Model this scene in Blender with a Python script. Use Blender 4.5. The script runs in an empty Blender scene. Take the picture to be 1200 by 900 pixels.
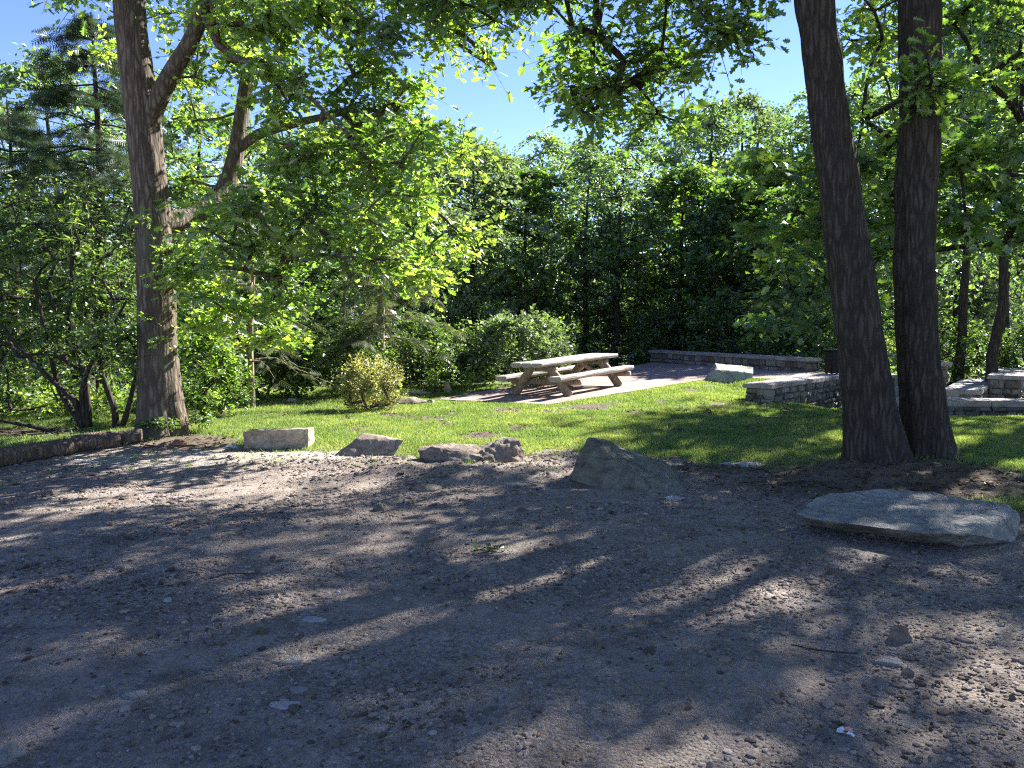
import bpy, bmesh, math
import numpy as np
from mathutils import Vector, noise, Quaternion, Matrix

sc = bpy.context.scene
COL = sc.collection
rad = math.radians

# ------------------------------------------------------------------ camera maths
F, CX, CY, HOR = 906.0, 600.0, 450.0, 382.0
EYE = 1.6
TH = math.atan((CY - HOR) / F)
FWD = np.array([0, math.cos(TH), -math.sin(TH)])
UPV = np.array([0, math.sin(TH), math.cos(TH)])
RGT = np.array([1.0, 0, 0])


def ray(px, py):
    return RGT * (px - CX) / F + UPV * (CY - py) / F + FWD


def P(px, py, d):
    """point seen at a photo pixel, at world depth d (metres ahead of the camera)"""
    r = ray(px, py)
    return np.array([0, 0, EYE]) + r * (d / r[1])


def sstep(a, b, x):
    t = np.clip((x - a) / (b - a), 0, 1)
    return t * t * (3 - 2 * t)


def wob(x, y):
    """cheap smooth pseudo noise, -1..1"""
    return (np.sin(x * 1.7 + 1.3 * np.sin(y * 1.1)) + np.sin(y * 2.3 + 1.1 * np.sin(x * 1.9 + .7)) +
            np.sin(x * 4.1 - y * 3.3 + 2) * .5) / 2.5


def fine(x, y):
    return (np.sin(x * 9.1 + 2 * np.sin(y * 7.3)) * np.sin(y * 8.7 + 2 * np.sin(x * 6.1)) +
            .6 * np.sin(x * 19 + 1.7 * np.sin(y * 13)) * np.sin(y * 17 + 2 * np.sin(x * 15)))


LOT = np.array([(-60, 4), (-12, 7.6), (-6.2, 8.7), (-5.4, 10.2), (-4.6, 10.4), (-4.0, 10.35), (-3.3, 9.95), (-2.13, 9.7),
                (-.98, 9.05), (-.39, 8.95), (.0, 9.2), (.45, 9.9), (1.08, 9.75), (1.99, 9.25), (2.5, 8.8), (2.9, 8.1), (3.4, 7.2),
                (4.4, 6.3), (6, 5.5), (14, 2), (60, -10)])
PATIO = [(-1.75, 17.5), (.75, 15.3), (5.3, 19.6), (6.6, 17.9), (8.3, 19.9), (5.4, 27.2)]


def lot_edge(x, y):
    return np.interp(x, LOT[:, 0], LOT[:, 1]) + .16 * wob(x * 2.2, y * 1.5) + .05 * fine(x, y)


def in_poly(x, y, poly, grow=0.0):
    x = np.asarray(x, float)
    y = np.asarray(y, float)
    res = np.full(np.broadcast(x, y).shape, -1e9)
    n = len(poly)
    best = np.full(res.shape, 1e9)
    inside = np.zeros(res.shape, bool)
    for i in range(n):
        x0, y0 = poly[i]
        x1, y1 = poly[(i + 1) % n]
        cond = ((y0 > y) != (y1 > y)) & (x < (x1 - x0) * (y - y0) / (y1 - y0 + 1e-12) + x0)
        inside ^= cond
        t = np.clip(((x - x0) * (x1 - x0) + (y - y0) * (y1 - y0)) / ((x1 - x0) ** 2 + (y1 - y0) ** 2), 0, 1)
        best = np.minimum(best, np.hypot(x - x0 - t * (x1 - x0), y - y0 - t * (y1 - y0)))
    return np.where(inside, best, -best)


def patio_z(x, y):
    return .05 + .05 * (x - .8) + .010 * (y - 15.5)


def H(x, y):
    x = np.asarray(x, float)
    y = np.asarray(y, float)
    z = .018 * wob(x * .9, y * .9) + .010 * wob(x * 3.1 + 5, y * 2.7) + .004 * fine(x, y)
    # lawn rises a little behind the lot, most near the boulder
    e = np.interp(x, LOT[:, 0], LOT[:, 1])
    z = z + .05 * sstep(0, 1.2, y - e)
    z = z + .16 * np.exp(-(((x - 4.2) / 2.2) ** 2 + ((y - 16.6) / 2.3) ** 2))
    z = z - .50 * np.exp(-(((x - 8.8) / 3.0) ** 2 + ((y - 17.0) / 2.6) ** 2))
    # washed-out ledge and ruts in front of the row of stones
    z = z + .07 * np.exp(-(((x + .9) / 1.0) ** 2 + ((y - 8.4) / .5) ** 2)) * (1 + .5 * fine(x, y))
    z = z + .06 * np.exp(-(((x + 1.9) / 1.3) ** 2 + ((y - 9.0) / .35) ** 2))
    z = z - .05 * np.exp(-(((x + 1.2) / .5) ** 2 + ((y - 7.75) / .22) ** 2))
    # mound round the pair of trunks and the oak
    z = z + .10 * np.exp(-(((x - 4.2) / 1.1) ** 2 + ((y - 8.3) / .9) ** 2))
    z = z + .08 * np.exp(-(((x + 4.9) / .9) ** 2 + ((y - 10.9) / .8) ** 2))
    # wood falls away into a hollow, then climbs
    lip = np.interp(x, [-60, -9, -1.8, 4.5, 9, 14, 60], [19, 19, 20, 28, 24, 24, 24])
    fall = np.interp(x, [-60, -4, 8, 14, 60], [2.6, 2.6, 2.6, 1.0, .5])
    z = z - fall * sstep(0, 11, y - lip) + 10.0 * sstep(40, 85, y) + 2 * sstep(18, 60, x) * sstep(10, 40, y)
    z = z + .25 * sstep(0, 6, y - lip) * wob(x * .35, y * .35)
    # ground sits under the paving
    ip = in_poly(x, y, PATIO)
    zp = patio_z(x, y)
    z = np.where(ip > -.02, np.minimum(z, zp - .1), z)
    outer = (x - 4.85) * .75 - (y - 15.2) * .66 > -.1
    near = (ip <= -.02) & (ip > -1.5) & ~outer
    z = np.where(near, zp - .02 + (z - zp + .02) * sstep(.0, 1.5, -ip), z)
    return z


def Hs(x, y):
    return float(H(np.array([x]), np.array([y]))[0])


def G(px, py, dz=0.0):
    """ground point seen at a photo pixel"""
    r = ray(px, py)
    o = np.array([0, 0, EYE])
    t = 2.0
    while t < 60:
        q = o + r * t
        if q[2] < Hs(q[0], q[1]) + dz:
            break
        t += .03
    q[2] = Hs(q[0], q[1])
    return q


# ------------------------------------------------------------------ object helpers
def mk(name, verts, faces, mat=None, parent=None, smooth=False, tint=None, attrs=None):
    """faces: list of (n,k) int arrays; tint: per-face float"""
    me = bpy.data.meshes.new(name)
    verts = np.asarray(verts, np.float32)
    faces = [faces] if isinstance(faces, np.ndarray) else faces
    faces = [np.asarray(f, np.int32) for f in faces if len(f)]
    me.vertices.add(len(verts))
    me.vertices.foreach_set('co', verts.ravel())
    nl = sum(f.size for f in faces)
    npoly = sum(len(f) for f in faces)
    me.loops.add(nl)
    me.loops.foreach_set('vertex_index', np.concatenate([f.ravel() for f in faces]))
    me.polygons.add(npoly)
    tot = np.concatenate([np.full(len(f), f.shape[1], np.int32) for f in faces])
    st = np.concatenate([[0], np.cumsum(tot)[:-1]]).astype(np.int32)
    me.polygons.foreach_set('loop_start', st)
    me.polygons.foreach_set('loop_total', tot)
    me.polygons.foreach_set('use_smooth', np.full(npoly, smooth, bool))
    me.update(calc_edges=True)
    if tint is not None:
        a = me.attributes.new('tint', 'FLOAT', 'FACE')
        a.data.foreach_set('value', np.asarray(tint, np.float32))
    for k, v in (attrs or {}).items():
        a = me.attributes.new(k, 'FLOAT', 'POINT')
        a.data.foreach_set('value', np.asarray(v, np.float32))
    if mat:
        me.materials.append(mat)
    o = bpy.data.objects.new(name, me)
    COL.objects.link(o)
    if parent:
        o.parent = parent
    return o


def from_bm(name, bm, mat=None, parent=None, smooth=False):
    me = bpy.data.meshes.new(name)
    if smooth:
        for f in bm.faces:
            f.smooth = True
    bm.to_mesh(me)
    bm.free()
    if mat:
        me.materials.append(mat)
    o = bpy.data.objects.new(name, me)
    COL.objects.link(o)
    if parent:
        o.parent = parent
    return o


def tag(o, label=None, cat=None, group=None, kind=None):
    if label:
        o['label'] = label
    if cat:
        o['category'] = cat
    if group:
        o['group'] = group
    if kind:
        o['kind'] = kind
    return o


def thing(name, label, cat, loc=(0, 0, 0), rz=0.0, group=None):
    o = bpy.data.objects.new(name, None)
    COL.objects.link(o)
    o.location = loc
    o.rotation_euler = (0, 0, rz)
    return tag(o, label, cat, group)


def copy_thing(root, label, loc, rz=0.0, scale=1.0, group=None):
    r = root.copy()
    COL.objects.link(r)
    r.location = loc
    r.rotation_euler = (0, 0, rz)
    r.scale = scale if hasattr(scale, '__len__') else (scale,) * 3
    r['label'] = label
    if group:
        r['group'] = group
    for ch in list(root.children):
        c = ch.copy()
        COL.objects.link(c)
        c.parent = r
    return r


# ------------------------------------------------------------------ materials
class NT:
    def __init__(self, name):
        self.m = bpy.data.materials.new(name)
        self.m.use_nodes = True
        self.t = self.m.node_tree
        self.t.nodes.clear()
        self.out = self.n('ShaderNodeOutputMaterial')

    def n(self, typ, **kw):
        nd = self.t.nodes.new(typ)
        for k, v in kw.items():
            if k.startswith('_'):
                nd.inputs[int(k[1:])].default_value = v
            else:
                setattr(nd, k, v)
        return nd

    def l(self, a, b):
        self.t.links.new(a, b)

    def coord(self, scale=(1, 1, 1), kind='Object'):
        tc = self.n('ShaderNodeTexCoord')
        mp = self.n('ShaderNodeMapping')
        mp.inputs['Scale'].default_value = scale
        self.l(tc.outputs[kind], mp.inputs['Vector'])
        return mp.outputs['Vector']

    def noise(self, vec, scale, detail=4, rough=.55, dist=0):
        nd = self.n('ShaderNodeTexNoise')
        nd.inputs['Scale'].default_value = scale
        nd.inputs['Detail'].default_value = detail
        nd.inputs['Roughness'].default_value = rough
        nd.inputs['Distortion'].default_value = dist
        self.l(vec, nd.inputs['Vector'])
        return nd.outputs['Fac']

    def voro(self, vec, scale, feature='F1', out='Distance', rnd=1.0):
        nd = self.n('ShaderNodeTexVoronoi')
        nd.feature = feature
        nd.inputs['Scale'].default_value = scale
        nd.inputs['Randomness'].default_value = rnd
        self.l(vec, nd.inputs['Vector'])
        return nd.outputs[out]

    def ramp(self, fac, stops):
        nd = self.n('ShaderNodeValToRGB')
        el = nd.color_ramp.elements
        while len(el) < len(stops):
            el.new(.5)
        for e, (p, c) in zip(el, stops):
            e.position = p
            e.color = (*c, 1) if len(c) == 3 else c
        self.l(fac, nd.inputs['Fac'])
        return nd.outputs['Color']

    def fr(self, fac, a, b):
        """remap to 0..1, clamped"""
        nd = self.n('ShaderNodeMapRange')
        nd.inputs[1].default_value = a
        nd.inputs[2].default_value = b
        self.l(fac, nd.inputs[0])
        return nd.outputs[0]

    def mix(self, fac, a, b, blend='MIX'):
        nd = self.n('ShaderNodeMix')
        nd.data_type = 'RGBA'
        nd.blend_type = blend
        for v, i in ((fac, 0), (a, 6), (b, 7)):
            if hasattr(v, 'default_value') or hasattr(v, 'is_linked'):
                self.l(v, nd.inputs[i])
            elif i == 0:
                nd.inputs[0].default_value = v
            else:
                nd.inputs[i].default_value = (*v, 1)
        return nd.outputs[2]

    def math(self, op, a, b=0.0, clamp=False):
        nd = self.n('ShaderNodeMath')
        nd.operation = op
        nd.use_clamp = clamp
        for v, i in ((a, 0), (b, 1)):
            if hasattr(v, 'is_linked'):
                self.l(v, nd.inputs[i])
            else:
                nd.inputs[i].default_value = v
        return nd.outputs[0]

    def attr(self, name):
        nd = self.n('ShaderNodeAttribute')
        nd.attribute_name = name
        return nd.outputs['Fac']

    def bump(self, h, strength, dist, normal=None):
        nd = self.n('ShaderNodeBump')
        nd.inputs['Strength'].default_value = strength
        nd.inputs['Distance'].default_value = dist
        self.l(h, nd.inputs['Height'])
        if normal:
            self.l(normal, nd.inputs['Normal'])
        return nd.outputs['Normal']

    def principled(self, col, rough=.85, normal=None, spec=.3, metal=0):
        p = self.n('ShaderNodeBsdfPrincipled')
        if hasattr(col, 'is_linked'):
            self.l(col, p.inputs['Base Color'])
        else:
            p.inputs['Base Color'].default_value = (*col, 1)
        if hasattr(rough, 'is_linked'):
            self.l(rough, p.inputs['Roughness'])
        else:
            p.inputs['Roughness'].default_value = rough
        p.inputs['Specular IOR Level'].default_value = spec
        p.inputs['Metallic'].default_value = metal
        if normal:
            self.l(normal, p.inputs['Normal'])
        self.l(p.outputs[0], self.out.inputs['Surface'])
        return self.m


def leaf_mat(name, stops, trans=(1.5, 1.6, .55), tw=.5, gloss=.05, rough=.4, objvar=.25):
    t = NT(name)
    a = t.attr('tint')
    oi = t.n('ShaderNodeObjectInfo')
    f = t.math('ADD', a, t.math('MULTIPLY', t.math('SUBTRACT', oi.outputs['Random'], .5), objvar))
    col = t.ramp(f, stops)
    tc = t.mix(1.0, col, trans, 'MULTIPLY')
    d = t.n('ShaderNodeBsdfDiffuse')
    t.l(col, d.inputs['Color'])
    tr = t.n('ShaderNodeBsdfTranslucent')
    t.l(tc, tr.inputs['Color'])
    m1 = t.n('ShaderNodeMixShader')
    m1.inputs[0].default_value = tw
    t.l(d.outputs[0], m1.inputs[1])
    t.l(tr.outputs[0], m1.inputs[2])
    g = t.n('ShaderNodeBsdfGlossy')
    g.inputs['Roughness'].default_value = rough
    g.inputs['Color'].default_value = (.9, .95, 1, 1)
    m2 = t.n('ShaderNodeMixShader')
    m2.inputs[0].default_value = gloss
    t.l(m1.outputs[0], m2.inputs[1])
    t.l(g.outputs[0], m2.inputs[2])
    t.l(m2.outputs[0], t.out.inputs['Surface'])
    return t.m


def G3(r, g, b):
    return (r, g, b)


M = {}
M['oak_leaf'] = leaf_mat('oak_leaf', [(0, (.056, .105, .026)), (.5, (.122, .215, .046)), (1, (.235, .32, .075))], trans=(1.85, 1.85, .7), tw=.58, gloss=.08, rough=.38)
M['maple_leaf'] = leaf_mat('maple_leaf', [(0, (.045, .085, .026)), (.5, (.085, .155, .036)), (1, (.17, .24, .045))], trans=(1.7, 1.8, .6), tw=.52, gloss=.08, rough=.42)
M['wood_leaf'] = leaf_mat('wood_leaf', [(0, (.058, .098, .040)), (.5, (.108, .178, .060)), (1, (.20, .27, .08))], trans=(1.6, 1.7, .65), tw=.52, objvar=.5, gloss=.13, rough=.45)
M['pale_leaf'] = leaf_mat('pale_leaf', [(0, (.085, .125, .060)), (.5, (.15, .205, .09)), (1, (.23, .28, .125))], trans=(1.3, 1.4, .8), tw=.42)
M['shrub_leaf'] = leaf_mat('shrub_leaf', [(0, (.055, .095, .032)), (.5, (.11, .175, .055)), (1, (.21, .26, .09))], tw=.5)
M['bright_leaf'] = leaf_mat('bright_leaf', [(0, (.08, .14, .035)), (.5, (.14, .23, .05)), (1, (.24, .32, .08))], trans=(1.6, 1.7, .6), tw=.55)
M['yellow_leaf'] = leaf_mat('yellow_leaf', [(0, (.17, .145, .08)), (.35, (.30, .31, .12)), (.7, (.44, .45, .17)), (1, (.56, .52, .18))], trans=(1.2, 1.2, .6), tw=.45)
M['needle'] = leaf_mat('needle', [(0, (.026, .046, .026)), (.6, (.052, .085, .042)), (1, (.11, .13, .055))], trans=(1.2, 1.3, .7), tw=.25, gloss=.04)
M['cedar_spray'] = leaf_mat('cedar_spray', [(0, (.085, .095, .055)), (.5, (.14, .16, .085)), (1, (.21, .24, .12))], trans=(1.2, 1.3, .7), tw=.35, gloss=.03)
M['weed_leaf'] = leaf_mat('weed_leaf', [(0, (.08, .15, .03)), (.5, (.15, .25, .05)), (1, (.28, .34, .09))], trans=(1.5, 1.5, .6), tw=.5)
M['grass_blade'] = leaf_mat('grass_blade', [(0, (.085, .140, .052)), (.5, (.175, .240, .098)), (.85, (.29, .32, .14)), (1, (.42, .38, .22))], trans=(1.5, 1.5, .6), tw=.45, gloss=.012, objvar=0)
M['dead_leaf'] = leaf_mat('dead_leaf', [(0, (.05, .03, .018)), (.5, (.12, .07, .035)), (1, (.26, .17, .09))], trans=(1.1, 1, .8), tw=.2, gloss=.02, objvar=0)


def bark_mat(name, dark, light, scale=1.0, moss=None, ridge=1.0):
    t = NT(name)
    v = t.coord((7 * scale, 7 * scale, 1.1 * scale))
    n1 = t.noise(v, 2.2, 7, .68, .8)
    n5 = t.noise(t.coord((16 * scale, 16 * scale, 2.6 * scale)), 2.0, 5, .7, .5)
    nz = t.n('ShaderNodeTexNoise')
    nz.inputs['Scale'].default_value = 3.5
    nz.inputs['Detail'].default_value = 3
    t.l(t.coord(), nz.inputs['Vector'])
    add = t.n('ShaderNodeVectorMath')
    add.operation = 'MULTIPLY_ADD'
    t.l(nz.outputs['Color'], add.inputs[0])
    add.inputs[1].default_value = (.8, .8, .5)
    t.l(t.coord((9 * scale, 9 * scale, 1.2 * scale)), add.inputs[2])
    vo = t.voro(add.outputs[0], 1.9, 'DISTANCE_TO_EDGE')
    crack = t.fr(vo, 0.0, .30)
    n3 = t.noise(t.coord((1, 1, .5)), 42 * scale, 4, .7)
    h = t.math('ADD', t.math('MULTIPLY', crack, .34), t.math('MULTIPLY', n1, .55))
    h = t.math('ADD', h, t.math('MULTIPLY', n5, .45))
    h = t.math('ADD', h, t.math('MULTIPLY', n3, .22))
    col = t.ramp(t.math('MULTIPLY', h, .80), [(.32, tuple(c * .4 for c in dark)), (.58, dark), (.86, light)])
    patch = t.noise(t.coord((1, 1, .5)), 2.6, 4)
    col = t.mix(t.fr(patch, .45, .75), col, tuple(c * 1.25 for c in light), 'MIX') if False else col
    if moss:
        col = t.mix(t.math('MULTIPLY', t.fr(patch, .55, .75), .5), col, moss)
    nb = t.bump(h, 1.0, .03 * ridge / scale)
    return t.principled(col, .92, nb, .15)


M['oak_bark'] = bark_mat('oak_bark', (.092, .069, .051), (.21, .166, .126), 1.0, (.16, .17, .12))
M['dark_bark'] = bark_mat('dark_bark', (.040, .032, .027), (.088, .073, .061), 1.1)
M['wood_bark'] = bark_mat('wood_bark', (.045, .037, .030), (.10, .085, .07), 1.0)
M['pale_bark'] = bark_mat('pale_bark', (.22, .17, .12), (.42, .34, .25), 1.4)
M['log_bark'] = bark_mat('log_bark', (.10, .075, .058), (.20, .155, .125), 1.2)


def rock_mat(name, dark, mid, light, moss=None, sc_=1.0, bump=1.0):
    t = NT(name)
    v = t.coord((sc_, sc_, sc_))
    n1 = t.noise(v, 2.3, 7, .62, .3)
    n2 = t.noise(v, 14, 6, .7)
    n3 = t.noise(t.coord((2 * sc_, 2 * sc_, 11 * sc_)), 1.6, 5, .6, .4)
    n4 = t.noise(v, 70, 3, .7)
    f = t.math('ADD', t.math('MULTIPLY', n1, .55), t.math('MULTIPLY', n2, .30))
    f = t.math('ADD', f, t.math('MULTIPLY', n3, .22))
    col = t.ramp(f, [(.40, tuple(q * .75 for q in dark)), (.54, mid), (.68, light)])
    if moss:
        col = t.mix(t.math('MULTIPLY', t.fr(t.noise(v, 4.5, 5, .7), .52, .68), .7), col, moss)
    wv = t.n('ShaderNodeVectorMath')
    wv.operation = 'MULTIPLY_ADD'
    nzz = t.n('ShaderNodeTexNoise')
    nzz.inputs['Scale'].default_value = 4
    t.l(v, nzz.inputs['Vector'])
    t.l(nzz.outputs['Color'], wv.inputs[0])
    wv.inputs[1].default_value = (.5, .5, .5)
    t.l(v, wv.inputs[2])
    crack = t.fr(t.voro(wv.outputs[0], 2.1, 'DISTANCE_TO_EDGE'), .0, .05)
    cm_ = t.math('MULTIPLY', t.math('SUBTRACT', 1.0, crack), t.fr(n1, .42, .6))
    col = t.mix(t.math('MULTIPLY', cm_, .4), col, tuple(q * .35 for q in dark))
    lich = t.math('MULTIPLY', t.fr(t.noise(v, 11, 5, .75), .60, .66), t.fr(t.noise(v, 1.9, 3), .42, .58))
    col = t.mix(t.math('MULTIPLY', lich, .6), col, tuple(min(.5, q * 1.35 + .03) for q in light))
    h = t.math('ADD', f, t.math('MULTIPLY', n4, .25))
    h = t.math('SUBTRACT', h, t.math('MULTIPLY', cm_, .25))
    nb = t.bump(h, 1.0, .07 * bump)
    return t.principled(col, .9, nb, .2)


M['tan_rock'] = rock_mat('tan_rock', (.24, .175, .115), (.42, .335, .23), (.56, .47, .345))
M['brown_rock'] = rock_mat('brown_rock', (.13, .10, .078), (.25, .195, .15), (.36, .29, .23), (.17, .17, .14))
M['grey_rock'] = rock_mat('grey_rock', (.075, .063, .043), (.17, .155, .118), (.26, .237, .185), (.115, .115, .065))
M['slab_rock'] = rock_mat('slab_rock', (.14, .130, .115), (.26, .247, .225), (.38, .365, .335), (.19, .185, .135))
M['pale_rock'] = rock_mat('pale_rock', (.24, .23, .22), (.37, .365, .35), (.50, .49, .47))
M['red_rock'] = rock_mat('red_rock', (.22, .09, .05), (.36, .17, .10), (.45, .27, .19))
M['green_rock'] = rock_mat('green_rock', (.20, .20, .16), (.34, .34, .29), (.48, .48, .43), (.24, .27, .18))


def wall_mat():
    t = NT('wall_stone')
    a = t.attr('tint')
    col = t.ramp(a, [(0, (.10, .085, .075)), (.3, (.19, .16, .14)), (.6, (.27, .245, .22)), (.85, (.36, .33, .295)), (1, (.30, .22, .18))])
    v = t.coord()
    n2 = t.noise(v, 9, 6, .7)
    col = t.mix(.65, col, t.ramp(n2, [(.3, (.22, .21, .20)), (.7, (1, 1, 1))]), 'MULTIPLY')
    col = t.mix(t.math('MULTIPLY', t.fr(t.noise(v, 1.6, 6, .7), .48, .64), .6), col, (.075, .072, .058))
    nb = t.bump(n2, .9, .03)
    return t.principled(col, .92, nb, .2)


M['wall_stone'] = wall_mat()
M['coping'] = rock_mat('coping_stone', (.20, .175, .165), (.31, .28, .265), (.42, .39, .37), None, 1.6, .5)


def timber_mat():
    t = NT('weathered_timber')
    v = t.coord((1.2, 16, 16))
    n1 = t.noise(v, 2.0, 6, .65, .5)
    n2 = t.noise(t.coord(), 5, 4, .6)
    f = t.math('ADD', t.math('MULTIPLY', n1, .7), t.math('MULTIPLY', n2, .3))
    col = t.ramp(f, [(.32, (.15, .125, .105)), (.5, (.33, .295, .255)), (.68, (.47, .435, .39))])
    nb = t.bump(n1, .7, .012)
    return t.principled(col, .85, nb, .2)


M['timber'] = timber_mat()


def leg_timber_mat():
    t = NT('leg_timber')
    n1 = t.noise(t.coord((12, 12, 1.5)), 2.0, 6, .65, .5)
    col = t.ramp(n1, [(.3, (.13, .095, .065)), (.5, (.27, .205, .145)), (.7, (.40, .325, .245))])
    return t.principled(col, .85, t.bump(n1, .7, .012), .2)


M['leg_timber'] = leg_timber_mat()
_t = NT('black_metal')
_v = _t.noise(_t.coord(), 18, 4)
M['black_metal'] = _t.principled(_t.ramp(_v, [(.3, (.002, .002, .0025)), (.7, (.005, .005, .006))]), .6, _t.bump(_v, .2, .004), .3)
_t = NT('paper_scrap')
_v = _t.noise(_t.coord(), 25, 3)
M['paper'] = _t.principled(_t.ramp(_v, [(.35, (.62, .63, .66)), (.7, (.8, .8, .8))]), .7, None, .3)
_t = NT('pink_scrap')
_v = _t.noise(_t.coord(), 30, 3)
M['pink'] = _t.principled(_t.ramp(_v, [(.35, (.6, .22, .20)), (.7, (.75, .40, .36))]), .6, None, .3)


def patio_mat():
    t = NT('patio_paving')
    v = t.coord()
    n1 = t.noise(v, 1.1, 6, .65, .3)
    n2 = t.noise(v, 60, 4, .75)
    rv = t.n('ShaderNodeMapping')
    rv.inputs['Rotation'].default_value = (0, 0, rad(-45))
    t.l(v, rv.inputs['Vector'])
    br = t.n('ShaderNodeTexBrick')
    br.inputs['Scale'].default_value = 1.0
    br.inputs['Mortar Size'].default_value = .012
    br.inputs['Brick Width'].default_value = 1.5
    br.inputs['Row Height'].default_value = 1.5
    br.offset = 0
    t.l(rv.outputs[0], br.inputs['Vector'])
    col = t.ramp(n1, [(.3, (.225, .16, .135)), (.5, (.31, .228, .195)), (.7, (.37, .288, .25))])
    col = t.mix(.5, col, t.ramp(n2, [(.3, (.55, .52, .5)), (.7, (1, 1, 1))]), 'MULTIPLY')
    col = t.mix(t.math('MULTIPLY', br.outputs['Fac'], .75), col, (.09, .08, .065))
    stain = t.fr(t.noise(v, 2.7, 5, .7), .55, .72)
    col = t.mix(t.math('MULTIPLY', stain, .45), col, (.17, .145, .12))
    nb = t.bump(n2, .6, .008)
    return t.principled(col, .9, nb, .2)


M['patio'] = patio_mat()


def ground_mat():
    t = NT('ground_surface')
    v = t.coord()
    big = t.noise(v, .55, 5, .6, .4)
    mid = t.noise(v, 3.2, 6, .68, .3)
    fin = t.noise(v, 26, 5, .75)
    vf = t.voro(v, 55, 'F1', 'Distance')
    vc = t.n('ShaderNodeTexVoronoi')
    vc.inputs['Scale'].default_value = 55
    t.l(v, vc.inputs['Vector'])
    # crushed stone and dust
    peb = t.n('ShaderNodeSeparateColor')
    t.l(vc.outputs['Color'], peb.inputs[0])
    stone = t.ramp(peb.outputs[0], [(0, (.070, .057, .047)), (.35, (.172, .141, .118)), (.7, (.27, .224, .188)), (1, (.38, .325, .275))])
    dust = t.ramp(mid, [(.32, (.150, .120, .096)), (.55, (.27, .22, .181)), (.75, (.345, .288, .238))])
    gfac = t.fr(t.math('ADD', t.math('MULTIPLY', big, .6), t.math('MULTIPLY', fin, .4)), .40, .60)
    gravel = t.mix(t.math('MULTIPLY', gfac, .8), dust, stone)
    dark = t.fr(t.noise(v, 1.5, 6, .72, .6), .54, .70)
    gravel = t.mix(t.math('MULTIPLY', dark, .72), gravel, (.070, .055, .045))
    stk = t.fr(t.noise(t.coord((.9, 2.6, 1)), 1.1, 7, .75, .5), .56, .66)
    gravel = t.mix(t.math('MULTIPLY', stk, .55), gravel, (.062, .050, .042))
    # lawn soil
    soil = t.ramp(mid, [(.35, (.085, .115, .035)), (.55, (.14, .18, .055)), (.75, (.25, .23, .11))])
    bare = t.fr(t.noise(v, 1.3, 6, .75, .4), .62, .70)
    soil = t.mix(t.math('MULTIPLY', bare, .8), soil, (.26, .20, .14))
    # bare earth with litter
    dirt = t.ramp(t.math('ADD', t.math('MULTIPLY', mid, .5), t.math('MULTIPLY', fin, .5)),
                  [(.35, (.055, .042, .030)), (.52, (.115, .088, .064)), (.68, (.20, .16, .118))])
    floor = t.ramp(t.math('ADD', t.math('MULTIPLY', mid, .5), t.math('MULTIPLY', fin, .5)),
                   [(.35, (.035, .038, .018)), (.5, (.065, .068, .032)), (.7, (.11, .095, .055))])

    def edge(name, lo=.35, hi=.65, k=.5):
        a = t.attr(name)
        q = t.math('ADD', a, t.math('MULTIPLY', t.math('SUBTRACT', t.math('ADD', t.math('MULTIPLY', mid, .6), t.math('MULTIPLY', fin, .4)), .5), k * 2))
        return t.fr(q, lo, hi)
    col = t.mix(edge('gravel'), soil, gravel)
    col = t.mix(edge('dirt'), col, dirt)
    col = t.mix(edge('pale'), col, t.ramp(fin, [(.3, (.25, .215, .178)), (.7, (.36, .318, .27))]))
    col = t.mix(edge('floor'), col, floor)
    hh = t.math('ADD', t.math('MULTIPLY', t.math('SUBTRACT', 1.0, vf), .5), t.math('MULTIPLY', fin, .9))
    hh = t.math('ADD', hh, t.math('MULTIPLY', t.noise(v, 120, 3, .8), .35))
    nb = t.bump(hh, 1.0, .022)
    return t.principled(col, .95, nb, .15)


M['ground'] = ground_mat()


def pebble_mat():
    t = NT('pebble')
    col = t.ramp(t.attr('tint'), [(0, (.053, .042, .034)), (.3, (.138, .109, .088)), (.65, (.24, .193, .158)), (.95, (.31, .255, .21)), (1, (.38, .325, .272))])
    n = t.noise(t.coord(), 60, 3)
    col = t.mix(.4, col, t.ramp(n, [(.3, (.5, .5, .5)), (.7, (1, 1, 1))]), 'MULTIPLY')
    return t.principled(col, .9, None, .2)


M['pebble'] = pebble_mat()

# ------------------------------------------------------------------ terrain
print('terrain')


def axis(lo, hi, f0, f1, step):
    mid = np.arange(f0, f1 + 1e-6, step)
    def far(a, b):
        out = [a]
        s = step
        while abs(out[-1] - b) > s * 1.5:
            s = min(s * 1.12, 6.0)
            out.append(out[-1] + (s if b > a else -s))
        out.append(b)
        return np.array(out[1:])
    return np.concatenate([far(f0, lo)[::-1], mid, far(f1, hi)])


xs = axis(-160, 160, -9, 11, .075)
ys = axis(-60, 200, 2, 20, .075)
X, Y = np.meshgrid(xs, ys)
Z = H(X, Y)
nx, ny = len(xs), len(ys)
V = np.stack([X, Y, Z], -1).reshape(-1, 3)


_rs = np.random.default_rng(77)
SPOTS = [((px - CX) / F * dd, dd, rx, ry) for px, py, rx, ry in
         [(467, 487, .22, .10), (503, 489, .30, .12), (530, 483, .25, .10), (575, 488, .25, .12), (592, 479, .3, .14), (640, 481, .3, .12), (690, 477, .45, .16), (742, 484, .3, .14), (420, 500, .22, .1), (610, 500, .25, .12), (560, 510, .3, .14)]
         for dd in [1.53 * F / (py - HOR)]]
SPOTS += [(_rs.uniform(-7, 8), _rs.uniform(10.5, 18), _rs.uniform(.08, .25), _rs.uniform(.06, .16)) for _ in range(60)]


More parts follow.
